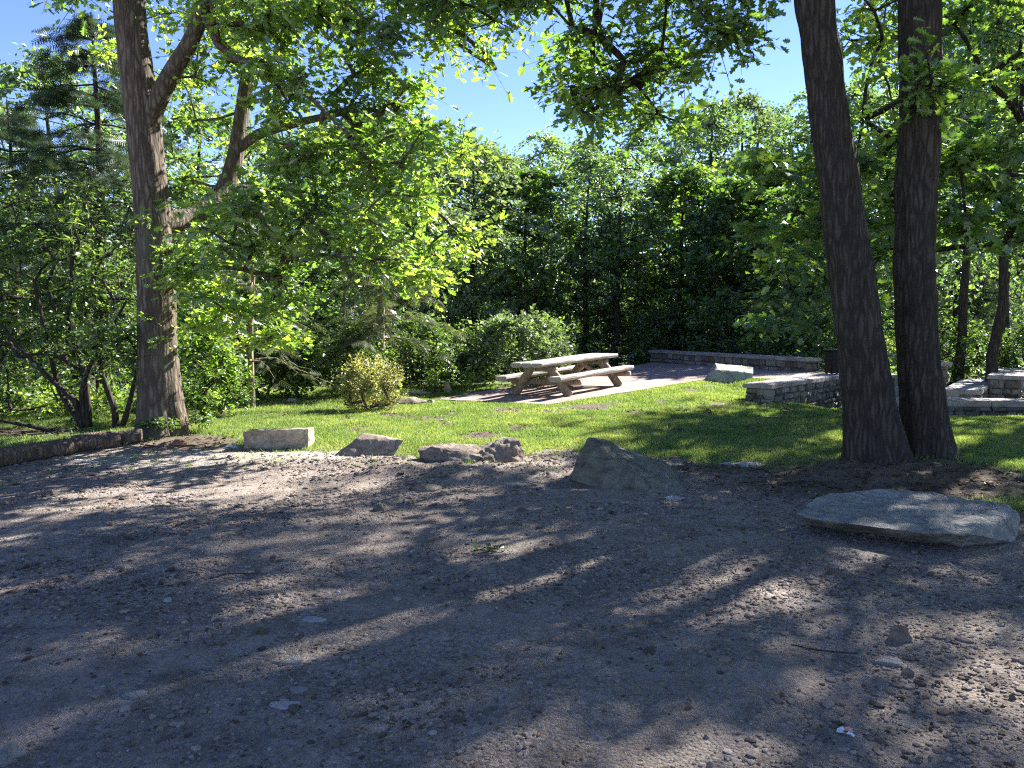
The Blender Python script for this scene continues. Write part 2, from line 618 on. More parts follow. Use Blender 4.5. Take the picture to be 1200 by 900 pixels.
def masks(x, y):
    e = lot_edge(x, y)
    g = sstep(-.45, .45, e - y)
    d = np.maximum(.85 * np.exp(-(((x - 3.8) / 2.0) ** 2 + ((y - 7.7) / 1.0) ** 2) ** 1.5),
                   .75 * np.exp(-(((x + 4.3) / .9) ** 2 + ((y - 10.4) / .7) ** 2)))
    d = np.maximum(d, .62 * np.exp(-(((x + 7.3) / 2.4) ** 2 + ((y - 11.2) / 1.0) ** 2)))
    d = np.maximum(d, .66 * np.exp(-(((x - 1.7) / .8) ** 2 + ((y - 15.0) / .3) ** 2)))
    d = np.maximum(d, .72 * np.exp(-(((x - 2.4) / .9) ** 2 + ((y - 8.6) / .55) ** 2)))
    sp = sum(np.exp(-(((x - q[0]) / (q[2] * 1.3)) ** 2 + ((y - q[1]) / (q[3] * 3.2)) ** 2)) for q in SPOTS)
    d = np.maximum(d, .74 * np.clip(sp * (1 + .5 * fine(x * 1.5, y * 1.5)), 0, 1))
    lip = np.interp(x, [-60, -12, -9.5, -7, -1.8, 3.5, 5.5, 9, 11, 60], [11, 12.5, 16.0, 18.6, 20.0, 26.8, 27.5, 19.0, 15.6, 15.6])
    fl = sstep(-.6, .6, y - lip)
    fl = np.maximum(fl, sstep(10.5, 13, x) * sstep(8, 10, y))
    pale = .75 * np.exp(-(((x + 1.6) / 2.6) ** 2 + ((y - 9.35) / .5) ** 2)) + .62 * np.exp(-(((x + 4.6) / 2.0) ** 2 + ((y - 9.0) / .9) ** 2))
    return g, d, fl, pale


g_, d_, f_, p_ = masks(X, Y)
idx = np.arange(nx * ny).reshape(ny, nx)
Q = np.stack([idx[:-1, :-1], idx[:-1, 1:], idx[1:, 1:], idx[1:, :-1]], -1)
xc = (X[:-1, :-1] + X[1:, 1:]) / 2
yc = (Y[:-1, :-1] + Y[1:, 1:]) / 2
gc, dc, fc, _ = masks(xc, yc)
cls = np.where(gc > .5, 0, np.where(fc > .5, 2, 1))
for k, nm in ((0, 'gravel_lot'), (1, 'lawn'), (2, 'ground')):
    q = Q[cls == k]
    u, inv = np.unique(q, return_inverse=True)
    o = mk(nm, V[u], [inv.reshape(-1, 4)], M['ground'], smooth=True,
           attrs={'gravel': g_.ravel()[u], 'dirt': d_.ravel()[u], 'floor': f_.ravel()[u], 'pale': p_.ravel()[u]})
    o['kind'] = 'structure'

# patio slab: irregular outline, thickness
pts = []
rg = np.random.default_rng(5)
for i in range(len(PATIO)):
    a, b = np.array(PATIO[i]), np.array(PATIO[(i + 1) % len(PATIO)])
    n = max(2, int(np.hypot(*(b - a)) / .25))
    for k in range(n):
        p = a + (b - a) * k / n + rg.normal(0, .025, 2)
        pts.append(p)
pts = np.array(pts)
n = len(pts)
top = np.c_[pts, patio_z(pts[:, 0], pts[:, 1])]
bot = top - [0, 0, .22]
mk('patio', np.r_[top, bot], [np.arange(n)[None], np.array([[i, i + n, (i + 1) % n + n, (i + 1) % n] for i in range(n)])], M['patio'])['kind'] = 'structure'

# ------------------------------------------------------------------ foliage toolkit


def fold(out, f=.22):
    """outline half-profile [(x,y)..] -> folded leaf template: two k-gons sharing the midrib"""
    half = np.array(out)
    k = len(half)
    y0, y1 = half[0, 1], half[-1, 1]
    v = [(0, y0, 0)] + [(x, y, x * f) for x, y in half[1:-1]] + [(0, y1, -.06)] + [(-x, y, x * f) for x, y in half[1:-1]]
    m = len(half) - 2
    right = [0] + list(range(1, m + 2))
    left = [0, m + 1] + list(range(2 * m + 1, m + 1, -1))
    return np.array(v, float), [np.array(right), np.array(left)]


T_OAK = fold([(0, 0), (.13, .18), (.10, .28), (.30, .42), (.14, .52), (.34, .70), (.15, .76), (.20, .92), (0, 1)], .25)
T_MAPLE = fold([(0, .05), (.28, .0), (.24, .22), (.52, .38), (.27, .50), (.32, .72), (.12, .70), (0, 1)], .22)
T_OVAL = fold([(0, 0), (.20, .25), (.23, .55), (.12, .82), (0, 1)], .3)
T_FAR = (np.array([(0, 0, 0), (.33, .45, .1), (0, 1, -.05), (-.33, .45, .1)], float), [np.array([0, 1, 2]), np.array([0, 2, 3])])
_nv = [(-.012, 0, 0), (.012, 0, 0), (0, 1, -.03)]
_nf = [np.array([0, 1, 2])]
for _k in range(7):
    for _s in (-1, 1):
        y = .08 + _k * .12
        b = len(_nv)
        ln = .30 * (1 - .07 * _k)
        _nv += [(0, y, 0), (0, y + .055, 0), (_s * ln, y + ln * .75, -.05)]
        _nf.append(np.array([b, b + 1, b + 2]))
T_NEEDLE = (np.array(_nv, float), _nf)


def norm(a):
    return a / (np.linalg.norm(a, axis=-1, keepdims=True) + 1e-9)


def put_leaves(pos, direc, nrm, size, tmpl, tint):
    """instantiate a leaf template at many places -> verts, faces list, tints"""
    tv, tf = tmpl
    y = norm(direc)
    x = norm(np.cross(y, nrm))
    z = np.cross(x, y)
    n, k = len(pos), len(tv)
    s = np.asarray(size).reshape(-1, 1, 1)
    v = pos[:, None, :] + s * (tv[None, :, 0:1] * x[:, None] + tv[None, :, 1:2] * y[:, None] + tv[None, :, 2:3] * z[:, None])
    by = {}
    for f in tf:
        by.setdefault(len(f), []).append(f)
    faces, tt = [], []
    off = (np.arange(n) * k)[:, None, None]
    for m, fl in by.items():
        fa = off + np.array(fl)[None]
        faces.append(fa.reshape(-1, m))
        tt.append(np.repeat(tint, len(fl)))
    return v.reshape(-1, 3), faces, np.concatenate(tt)


def sprays(C, R, rng, twigs=9, per=8, size=.13, tmpl=T_OAK, flat=.55, droop=.25, up=.9, clump=.22, outward=None, base=.5):
    """clusters of twigs carrying leaves. returns leaf mesh data and twig segments"""
    n = len(C)
    R = np.broadcast_to(np.asarray(R, float), (n,))
    td = norm(rng.normal(size=(n, twigs, 3)) * [1, 1, flat])
    if outward is not None:
        td = norm(td + outward[:, None, :] * .7)
    tl = R[:, None] * rng.uniform(.55, 1.15, (n, twigs))
    t = (np.arange(per) + .7) / per
    t = np.clip(t[None, None] + rng.normal(0, .05, (n, twigs, per)), .1, 1.05)
    along = td[:, :, None, :] * (tl[:, :, None] * t)[..., None]
    along[..., 2] -= droop * (tl[:, :, None] * t ** 2)
    pos = C[:, None, None] + along + rng.normal(0, .035, (n, twigs, per, 3)) * (size / .13)
    side = norm(np.cross(td, [0, 0, 1.0]))[:, :, None] * np.where(np.arange(per) % 2, 1, -1)[None, None, :, None]
    direc = td[:, :, None] * .6 + side * .9 + rng.normal(0, .45, (n, twigs, per, 3))
    direc[..., 2] -= droop * .9
    nrm = rng.normal(0, .55, (n, twigs, per, 3)) + [0, 0, up]
    cl = rng.normal(0, clump, n)[:, None, None]
    tint = np.clip(base + cl + rng.normal(0, .16, (n, twigs, per)), 0, 1)
    sz = size * rng.uniform(.45, 1.3, (n, twigs, per)) * rng.uniform(.8, 1.15, n)[:, None, None]
    data = put_leaves(pos.reshape(-1, 3), direc.reshape(-1, 3), nrm.reshape(-1, 3), sz.ravel(), tmpl, tint.ravel())
    e = C[:, None] + td * tl[..., None]
    e[..., 2] -= droop * tl
    segs = (np.repeat(C, twigs, 0), e.reshape(-1, 3))
    return data, segs


def cones(A, B, ra, rb, sides=5):
    """many separate truncated cones"""
    n = len(A)
    A, B = np.asarray(A, float), np.asarray(B, float)
    y = norm(B - A)
    h = np.where(np.abs(y[:, 2:3]) > .9, [[1.0, 0, 0]], [[0, 0, 1.0]])
    x = norm(np.cross(y, h))
    z = np.cross(x, y)
    a = np.arange(sides) / sides * 2 * math.pi
    c, s = np.cos(a)[None, :, None], np.sin(a)[None, :, None]
    ring = c * x[:, None] + s * z[:, None]
    va = A[:, None] + ring * np.reshape(ra, (-1, 1, 1))
    vb = B[:, None] + ring * np.reshape(rb, (-1, 1, 1))
    v = np.concatenate([va, vb], 1).reshape(-1, 3)
    i = np.arange(sides)
    f = np.stack([i, (i + 1) % sides, (i + 1) % sides + sides, i + sides], -1)
    return v, ((np.arange(n) * 2 * sides)[:, None, None] + f[None]).reshape(-1, 4)


def tube(path, radii, sides=24, rough=0.0, seed=0, ridge=0.0, step=None, flare=None, caps=True):
    """one continuous limb through path points; bark relief in the mesh"""
    path = np.asarray(path, float)
    radii = np.asarray(radii, float)
    seg = np.r_[0, np.cumsum(np.linalg.norm(np.diff(path, axis=0), axis=1))]
    if step is None:
        step = max(radii.mean() * .5, .02)
    n = max(2, int(seg[-1] / step) + 1)
    u = np.linspace(0, seg[-1], n)
    # catmull-like smoothing through dense interpolation + box filter
    pth = np.stack([np.interp(u, seg, path[:, k]) for k in range(3)], -1)
    r = np.interp(u, seg, radii)
    w = max(1, int(.25 * n / (len(path))))
    if w > 1:
        ker = np.ones(2 * w + 1) / (2 * w + 1)
        pad = np.pad(pth, ((w, w), (0, 0)), mode='reflect', reflect_type='odd')
        pth = np.stack([np.convolve(pad[:, k], ker, 'valid') for k in range(3)], -1)
    tan = norm(np.gradient(pth, axis=0))
    ref = np.array([0.0, 1, 0]) if abs(tan[0, 1]) < .8 else np.array([1.0, 0, 0])
    x = norm(np.cross(ref[None].repeat(n, 0), tan))
    z = np.cross(tan, x)
    a = np.arange(sides) / sides * 2 * math.pi
    rr = np.repeat(r[:, None], sides, 1)
    if flare is not None:
        fh, famp, lobes = flare
        k = np.exp(-u / fh)[:, None]
        rr = rr * (1 + famp * k * (1 + .6 * np.sin(lobes * a + seed + .6 * np.sin(2 * a))[None]))
    if ridge:
        ph = np.array([[noise.noise(Vector((math.cos(t) * 2.2 + seed, math.sin(t) * 2.2, q * .9))) for t in a] for q in u])
        rg_ = np.array([[noise.noise(Vector((math.cos(t + p * .4) * r[0] * 16, math.sin(t + p * .4) * r[0] * 16 + seed, q * 2.2))) for t, p in zip(a, pp)]
                        for q, pp in zip(u, ph)])
        rr = rr + ridge * rg_ * 1.2 + r[:, None] * rough * ph
    elif rough:
        ph = np.array([[noise.noise(Vector((math.cos(t) * 1.5 + seed, math.sin(t) * 1.5, q * 1.5))) for t in a] for q in u])
        rr = rr * (1 + rough * ph)
    v = pth[:, None] + rr[..., None] * (np.cos(a)[None, :, None] * x[:, None] + np.sin(a)[None, :, None] * z[:, None])
    v = v.reshape(-1, 3)
    i = np.arange(sides)
    f = np.stack([i, (i + 1) % sides, (i + 1) % sides + sides, i + sides], -1)
    f = ((np.arange(n - 1) * sides)[:, None, None] + f[None]).reshape(-1, 4)
    faces = [f]
    if caps:
        faces += [np.arange(sides)[::-1][None], (np.arange(sides) + (n - 1) * sides)[None]]
    return v, faces


def join(parts):
    vs, fs, off = [], [], 0
    for v, f in parts:
        vs.append(v)
        fs += [np.asarray(q) + off for q in (f if isinstance(f, list) else [f])]
        off += len(v)
    by = {}
    for q in fs:
        by.setdefault(q.shape[1], []).append(q)
    return np.concatenate(vs), [np.concatenate(q) for q in by.values()]


def skeleton(base, attract, rng, tip=.012, step=.35, cap=.12, up=.25, power=.45):
    """grow branches from base points to every attractor; returns cones"""
    pos = [np.array(b, float) for b in base]
    par = [-1] * len(pos)
    nb = len(pos)
    A = np.asarray(attract, float)
    B = np.array(base)
    d0 = np.min(np.linalg.norm(A[:, None] - B[None], axis=-1), 1)
    tips = []
    arr = np.array(pos)
    for i in np.argsort(d0):
        a = A[i]
        dv = a - arr
        dist = np.linalg.norm(dv, axis=1)
        cost = dist * (1 + .9 * np.clip(-dv[:, 2] / (dist + 1e-6), 0, 1)) + np.where(np.arange(len(arr)) < nb, .35, 0)
        j = int(np.argmin(cost))
        s = arr[j]
        L = np.linalg.norm(a - s)
        k = max(1, int(L / step))
        mid = (s + a) / 2 + rng.normal(0, .10 * L, 3) + [0, 0, up * L * .35]
        prev = j
        for q in range(1, k + 1):
            t = q / k
            p = (1 - t) ** 2 * s + 2 * t * (1 - t) * mid + t * t * a + (rng.normal(0, .02, 3) if q < k else 0)
            pos.append(p)
            par.append(prev)
            prev = len(pos) - 1
        tips.append(prev)
        arr = np.array(pos)
    w = np.zeros(len(pos))
    w[tips] += 1
    for i in range(len(pos) - 1, nb - 1, -1):
        w[par[i]] += w[i]
    r = np.minimum(tip * np.maximum(w, 1) ** power, cap)
    e = np.array([i for i in range(nb, len(pos))])
    pp = np.array(par)[e]
    ra = np.where(pp < nb, r[e] * 1.25, r[pp])
    ra = np.minimum(ra, r[e] * 1.6)
    return cones(arr[pp], arr[e], ra, r[e], 6)


def ell(c, r, n, rng, hollow=.35):
    d = norm(rng.normal(size=(n, 3)))
    q = rng.uniform(hollow, 1, n) ** (1 / 2.2)
    return np.array(c) + d * np.array(r) * q[:, None]


def box_px(x, y, d, n, rng):
    return np.array([P(rng.uniform(*x), rng.uniform(*y), rng.uniform(*d)) for _ in range(n)])


def pxpath(pts, d=None):
    """[(px, py, width_px, depth)] -> path, radii"""
    pa = np.array([P(p[0], p[1], p[3] if len(p) > 3 else d) for p in pts])
    r = np.array([p[2] / F * (p[3] if len(p) > 3 else d) / 2 for p in pts])
    return pa, r


def crown_obj(parent, C, R, rng, mat, twig_bark=True, **kw):
    (v, f, t), segs = sprays(C, R, rng, **kw)
    o = mk('crown', v, f, mat, parent, tint=t)
    return o, segs


# ------------------------------------------------------------------ the big oak on the left
print('oak')
rng = np.random.default_rng(11)
D = 10.9
oak = thing('oak_tree', 'large forked oak with furrowed grey brown trunk at the left edge of the gravel', 'tree')
tp, tr = pxpath([(193, 524, 52), (191, 505, 50), (188, 470, 48), (185, 420, 44), (184, 380, 42), (182, 300, 40), (177, 230, 38), (169, 150, 37),
                 (158, 70, 35), (150, 0, 33), (146, -90, 30), (150, -200, 26), (140, -330, 20), (150, -450, 12), (160, -540, 5)], D)
l1p, l1r = pxpath([(170, 165, 18, 10.9), (180, 128, 21, 10.8), (197, 92, 19, 10.7), (222, 52, 18, 10.6), (240, 8, 16, 10.5), (262, -70, 13, 10.3), (300, -190, 10, 10.2), (360, -300, 6, 10)], D)
l2p, l2r = pxpath([(240, 20, 9, 10.5), (255, 52, 8, 10.3), (275, 68, 8, 10.2), (310, 78, 7, 10), (345, 95, 6, 9.9), (380, 130, 4, 9.7), (410, 160, 3, 9.6)], D)
l3p, l3r = pxpath([(188, 262, 26, 11.0), (215, 258, 24, 11.4), (243, 244, 22, 11.7), (266, 218, 20, 12), (277, 180, 19, 12.1), (284, 130, 16, 12.2), (289, 95, 14, 12.2), (300, 30, 11, 12.3), (330, -60, 9, 12.4), (420, -160, 6, 12)], D)
l4p, l4r = pxpath([(276, 178, 10, 12.1), (300, 158, 12, 12), (330, 148, 11, 11.8), (365, 140, 8, 11.6), (420, 128, 6, 11.4), (470, 130, 4, 11.2)], D)
l5p, l5r = pxpath([(235, 246, 14, 11.7), (270, 242, 12, 11.6), (296, 240, 10, 11.5), (318, 272, 8, 11.5), (345, 305, 6, 11.4)], D)
l6p, l6r = pxpath([(150, 10, 14, 10.9), (200, -60, 12, 11.2), (300, -75, 11, 11.3), (395, 15, 9, 11.4), (450, -20, 8, 11.6), (520, 40, 5, 11.6), (580, 80, 4, 11.4)], D)
limbs = [(l1p, l1r, 16), (l2p, l2r, 10), (l3p, l3r, 16), (l4p, l4r, 12), (l5p, l5r, 10), (l6p, l6r, 10)]
oc = np.concatenate([
    box_px((210, 330), (-60, 90), (9.3, 12.8), 20, rng), box_px((200, 340), (90, 250), (12.6, 14.0), 12, rng), box_px((320, 470), (-30, 330), (9.8, 11.8), 52, rng),
    box_px((440, 550), (60, 330), (9.8, 12.8), 19, rng), box_px((400, 520), (150, 330), (9.5, 12.5), 15, rng),
    box_px((240, 640), (-110, 5), (9.8, 13), 30, rng), box_px((110, 330), (-90, 80), (11.4, 13.5), 22, rng), box_px((40, 150), (-90, 10), (10.5, 13), 12, rng), box_px((300, 470), (-20, 200), (9.6, 11.5), 16, rng), box_px((500, 640), (-30, 110), (10, 12.5), 10, rng),
    box_px((210, 300), (230, 330), (9.6, 10.8), 10, rng),
    box_px((20, 190), (-260, -40), (9.5, 13), 18, rng),
    ell((-5.6, 11.8, 10.5), (3.6, 3.2, 3.6), 34, rng)])
low = np.concatenate([box_px((228, 345), (348, 402), (9.9, 11.8), 17, rng), box_px((205, 260), (300, 350), (10.2, 11), 6, rng)])
sprig = np.array([P(x, y, 10.55) for x, y in ((186, 296), (196, 312), (205, 286), (207, 360), (172, 372), (190, 398), (168, 250), (196, 235))])
base = np.concatenate([tp[6:], l1p, l2p, l3p, l4p, l5p, l6p])
sk = skeleton(base, np.r_[oc, low], rng, tip=.010, cap=.07)
trunk_parts = [tube(tp, tr, 56, rough=.05, seed=3, ridge=.012, step=.045, flare=(.32, .42, 5))]
(lv, lf, lt), seg = sprays(oc, .58, rng, twigs=12, per=9, size=.132, tmpl=T_OAK, up=.55, clump=.3)
(lv2, lf2, lt2), seg2 = sprays(low, .42, rng, twigs=8, per=8, size=.14, tmpl=T_OAK, flat=.25, droop=.12)
(lv3, lf3, lt3), seg3 = sprays(sprig, .16, rng, twigs=5, per=4, size=.10, tmpl=T_OAK)
tw = [cones(s[0], s[1], np.full(len(s[0]), .006), np.full(len(s[0]), .002), 3) for s in (seg, seg2)]
v, f = join(trunk_parts + [sk] + tw)
otr = mk('trunk', v, f, M['oak_bark'], oak, smooth=True)
for pth, r, sd in limbs:
    v, f = tube(pth, r, sd, rough=.10, seed=7, ridge=.006 if sd > 12 else 0, step=.06)
    mk('limb', v, f, M['oak_bark'], otr, smooth=True)
# crowns: keep face-kind order when joining
def join_leaves(ds):
    vs, off, by = [], 0, {}
    for v, f, t in ds:
        vs.append(v)
        a = 0
        for q in f:
            by.setdefault(q.shape[1], []).append((q + off, t[a:a + len(q)]))
            a += len(q)
        off += len(v)
    return np.concatenate(vs), [np.concatenate([q for q, _ in b]) for b in by.values()], np.concatenate([np.concatenate([t for _, t in b]) for b in by.values()])
v, f, t = join_leaves([(lv, lf, lt), (lv2, lf2, np.clip(lt2 + .25, 0, 1)), (lv3, lf3, lt3)])
mk('crown', v, f, M['oak_leaf'], oak, tint=t)

# ------------------------------------------------------------------ the pair of trunks on the right
print('pair')
rng = np.random.default_rng(23)
D = 8.45
ta = thing('tall_tree', 'dark rough trunk leaning left, the left one of the close pair behind the flat slab', 'tree', group='pair of dark trunks')
tb = thing('tall_tree', 'dark rough upright trunk, the right one of the close pair behind the flat slab', 'tree', group='pair of dark trunks')
ap, ar = pxpath([(1031, 566, 62), (1028, 550, 60), (1022, 500, 57), (1012, 430, 53), (1003, 360, 50), (993, 290, 47), (984, 220, 44), (974, 150, 42), (964, 70, 41), (954, 0, 40), (943, -90, 38),
                 (930, -200, 34), (915, -330, 29), (910, -480, 22), (915, -620, 14), (920, -760, 5)], D)
bp, br_ = pxpath([(1093, 570, 60, 8.7), (1090, 552, 56, 8.7), (1084, 500, 50, 8.7), (1078, 440, 47, 8.7), (1073, 370, 44, 8.7), (1071, 290, 43, 8.7), (1074, 220, 43, 8.7), (1078, 150, 43, 8.7), (1080, 90, 45, 8.7),
                   (1077, 0, 41, 8.7), (1076, -90, 38, 8.7), (1082, -200, 34, 8.7), (1090, -330, 28, 8.7), (1100, -480, 20, 8.7), (1100, -640, 12, 8.7), (1105, -760, 5, 8.7)])
ha, hr = pxpath([(930, -205, 16, 8.45), (860, -190, 14, 8.9), (780, -130, 12, 9.4), (700, -60, 9, 9.8), (698, 30, 7, 9.9), (692, 68, 6, 9.9), (722, 82, 5, 10), (748, 100, 4, 10.1), (770, 130, 3, 10.2)], D)
ha2, hr2 = pxpath([(948, -45, 9, 8.45), (905, -30, 8, 8.8), (860, -10, 6, 9.0), (820, 5, 4, 9.2)], D)
ca = np.concatenate([
    box_px((640, 790), (-170, 40), (8.9, 11), 30, rng), box_px((780, 930), (-150, 12), (8.4, 10), 24, rng),
    box_px((660, 800), (30, 150), (9.4, 11), 20, rng), box_px((500, 640), (-170, 30), (9, 11), 12, rng), box_px((540, 700), (-20, 75), (10, 11.5), 8, rng),
    box_px((830, 890), (10, 50), (8.7, 9.4), 6, rng),
    ell((3.2, 7.6, 9.5), (4.2, 3.6, 3.0), 75, rng)])
cb = np.concatenate([ell((6.0, 8.0, 10), (3.6, 3.6, 3.4), 75, rng), box_px((985, 1060), (-60, 200), (10, 12.5), 14, rng)])
sb = np.array([P(x, y, 8.2) for x, y in ((1076, 97), (1090, 88), (1098, 100))])
for tt, pth, rr, cc, sd, ex in ((ta, ap, ar, ca, 31, [(ha, hr), (ha2, hr2)]), (tb, bp, br_, np.r_[cb, sb], 47, [])):
    bs = np.concatenate([pth[8:]] + [e[0] for e in ex])
    sk = skeleton(bs, cc, rng, tip=.011, cap=.08)
    (lv, lf, lt), seg = sprays(cc, .60, rng, twigs=10, per=8, size=.145, tmpl=T_OAK)
    tw = cones(seg[0], seg[1], np.full(len(seg[0]), .006), np.full(len(seg[0]), .002), 3)
    v, f = join([tube(pth, rr, 60, rough=.04, seed=sd, ridge=.024, step=.04, flare=(.30, .58, 6)), sk, tw])
    otr = mk('trunk', v, f, M['dark_bark'], tt, smooth=True)
    for e in ex:
        v, f = tube(e[0], e[1], 10, rough=.1, seed=2, step=.06)
        mk('limb', v, f, M['dark_bark'], otr, smooth=True)
    mk('crown', lv, lf, M['oak_leaf'], tt, tint=lt)

# ------------------------------------------------------------------ maple whose boughs hang across the pair
print('maple')
rng = np.random.default_rng(37)
mp = thing('maple_tree', 'maple by the low front wall, its dark boughs hanging across the pair of trunks', 'tree')
mx, my = 10.4, 13.6
mz = Hs(mx, my)
mpath = [(mx, my, mz - .2), (mx, my, mz + 1), (mx - .1, my, mz + 3), (mx - .3, my - .2, mz + 5), (mx - .2, my - .1, mz + 8), (mx, my, mz + 11), (mx + .1, my, mz + 13)]
cm = np.concatenate([
    box_px((890, 1200), (165, 285), (9.3, 12), 30, rng), box_px((1100, 1230), (150, 300), (9, 12), 16, rng),
    box_px((885, 985), (290, 385), (12.5, 15.5), 16, rng), box_px((1000, 1060), (250, 380), (12, 15), 8, rng),
    ell((9.3, 12.9, 8.9), (4.2, 4.2, 4.2), 112, rng)])
sk = skeleton(mpath[2:], cm, rng, tip=.010, cap=.10)
(lv, lf, lt), seg = sprays(cm, .62, rng, twigs=9, per=8, size=.15, tmpl=T_MAPLE, flat=.3, droop=.2)
tw = cones(seg[0], seg[1], np.full(len(seg[0]), .005), np.full(len(seg[0]), .002), 3)
v, f = join([tube(mpath, [.26, .23, .21, .19, .14, .08, .03], 24, rough=.08, seed=5, step=.15, flare=(.3, .4, 5)), sk, tw])
mk('trunk', v, f, M['dark_bark'], mp, smooth=True)
mk('crown', lv, lf, M['maple_leaf'], mp, tint=lt)

# ------------------------------------------------------------------ tree kinds that are copied
print('kinds')


def broad_tree(name, label, seed, hgt, zlo, rx, mat, bark, clusters=120, twigs=7, per=7, size=.2, R=.8, tmpl=T_FAR, trunk_r=.17, flat=.5, shape=1.0, lean=.3, droop=.25):
    rng = np.random.default_rng(seed)
    o = thing(name, label, 'tree')
    top = hgt
    n = 9
    zs = np.linspace(-.4, top * .93, n)
    pth = np.stack([np.cumsum(rng.normal(0, lean * .3, n)) * (zs > 0), np.cumsum(rng.normal(0, lean * .3, n)) * (zs > 0), zs], -1)
    r = np.interp(zs, [-.4, .3, top * .5, top], [trunk_r * 1.3, trunk_r, trunk_r * .6, .02])
    c = []
    while len(c) < clusters:
        u = rng.uniform(0, 1)
        z = zlo + (top - zlo) * u
        prof = (math.sin(math.pi * min(1, (u * .86 + .14)) ** shape) ** .6)
        rr = rx * prof * math.sqrt(rng.uniform(.12, 1)) * (1 + .25 * math.sin(3 * u * 6 + seed))
        a = rng.uniform(0, 2 * math.pi)
        ax = np.array([np.interp(z, zs, pth[:, 0]), np.interp(z, zs, pth[:, 1]), 0])
        c.append(ax + [rr * math.cos(a), rr * math.sin(a), z])
    c = np.array(c)
    sk = skeleton(pth[2:], c, rng, tip=.014, cap=.09, step=.5)
    (lv, lf, lt), seg = sprays(c, R * rng.uniform(.7, 1.2, len(c)), rng, twigs=twigs, per=per, size=size, tmpl=tmpl, flat=flat, droop=droop)
    v, f = join([tube(pth, r, 12, rough=.1, seed=seed, step=.3, flare=(.35, .4, 5)), sk])
    mk('trunk', v, f, M[bark], o, smooth=True)
    mk('crown', lv, lf, M[mat], o, tint=lt)
    o['hgt'] = hgt
    return o


KINDS = {
    'a': broad_tree('broadleaf_tree', '', 101, 11, 1.2, 3.4, 'wood_leaf', 'wood_bark', 190, per=8),
    'b': broad_tree('broadleaf_tree', '', 102, 12, 2.4, 3.0, 'wood_leaf', 'wood_bark', 165, per=8, trunk_r=.15),
    'c': broad_tree('broadleaf_tree', '', 103, 10, .8, 3.8, 'maple_leaf', 'wood_bark', 240, per=8, flat=.3, size=.21, droop=.15, tmpl=T_MAPLE),
    'd': broad_tree('broadleaf_tree', '', 104, 11, 1.6, 3.2, 'pale_leaf', 'wood_bark', 230, per=8, size=.19, flat=.8),
    'e': broad_tree('slender_tree', '', 105, 13, 4.6, 3.0, 'wood_leaf', 'wood_bark', 150, trunk_r=.2),
    's': broad_tree('shade_tree', '', 106, 14, 4.4, 4.2, 'oak_leaf', 'dark_bark', 128, twigs=10, per=8, size=.16, R=.8, tmpl=T_OAK, trunk_r=.24),
}
used = set()


def plant(kind, px, d, top_py, label, rz=None, group=None, wide=1.0, x=None):
    x = (px - CX) / F * d if x is None else x
    z = Hs(x, d)
    src = KINDS[kind]
    ztop = P(px, top_py, d)[2]
    s = (ztop - z) / src['hgt']
    loc = (x, d, z)
    rz = (px * 1.7 + d) % 6.28 if rz is None else rz
    sw = min(max(s, .8), 1.25) * wide
    if kind not in used:
        used.add(kind)
        o = src
        o.location = loc
        o.rotation_euler = (0, 0, rz)
        o.scale = (sw, sw, s)
        o['label'] = label
        o['group'] = group
        return o
    return copy_thing(src, label, loc, rz, (sw, sw, s), group)


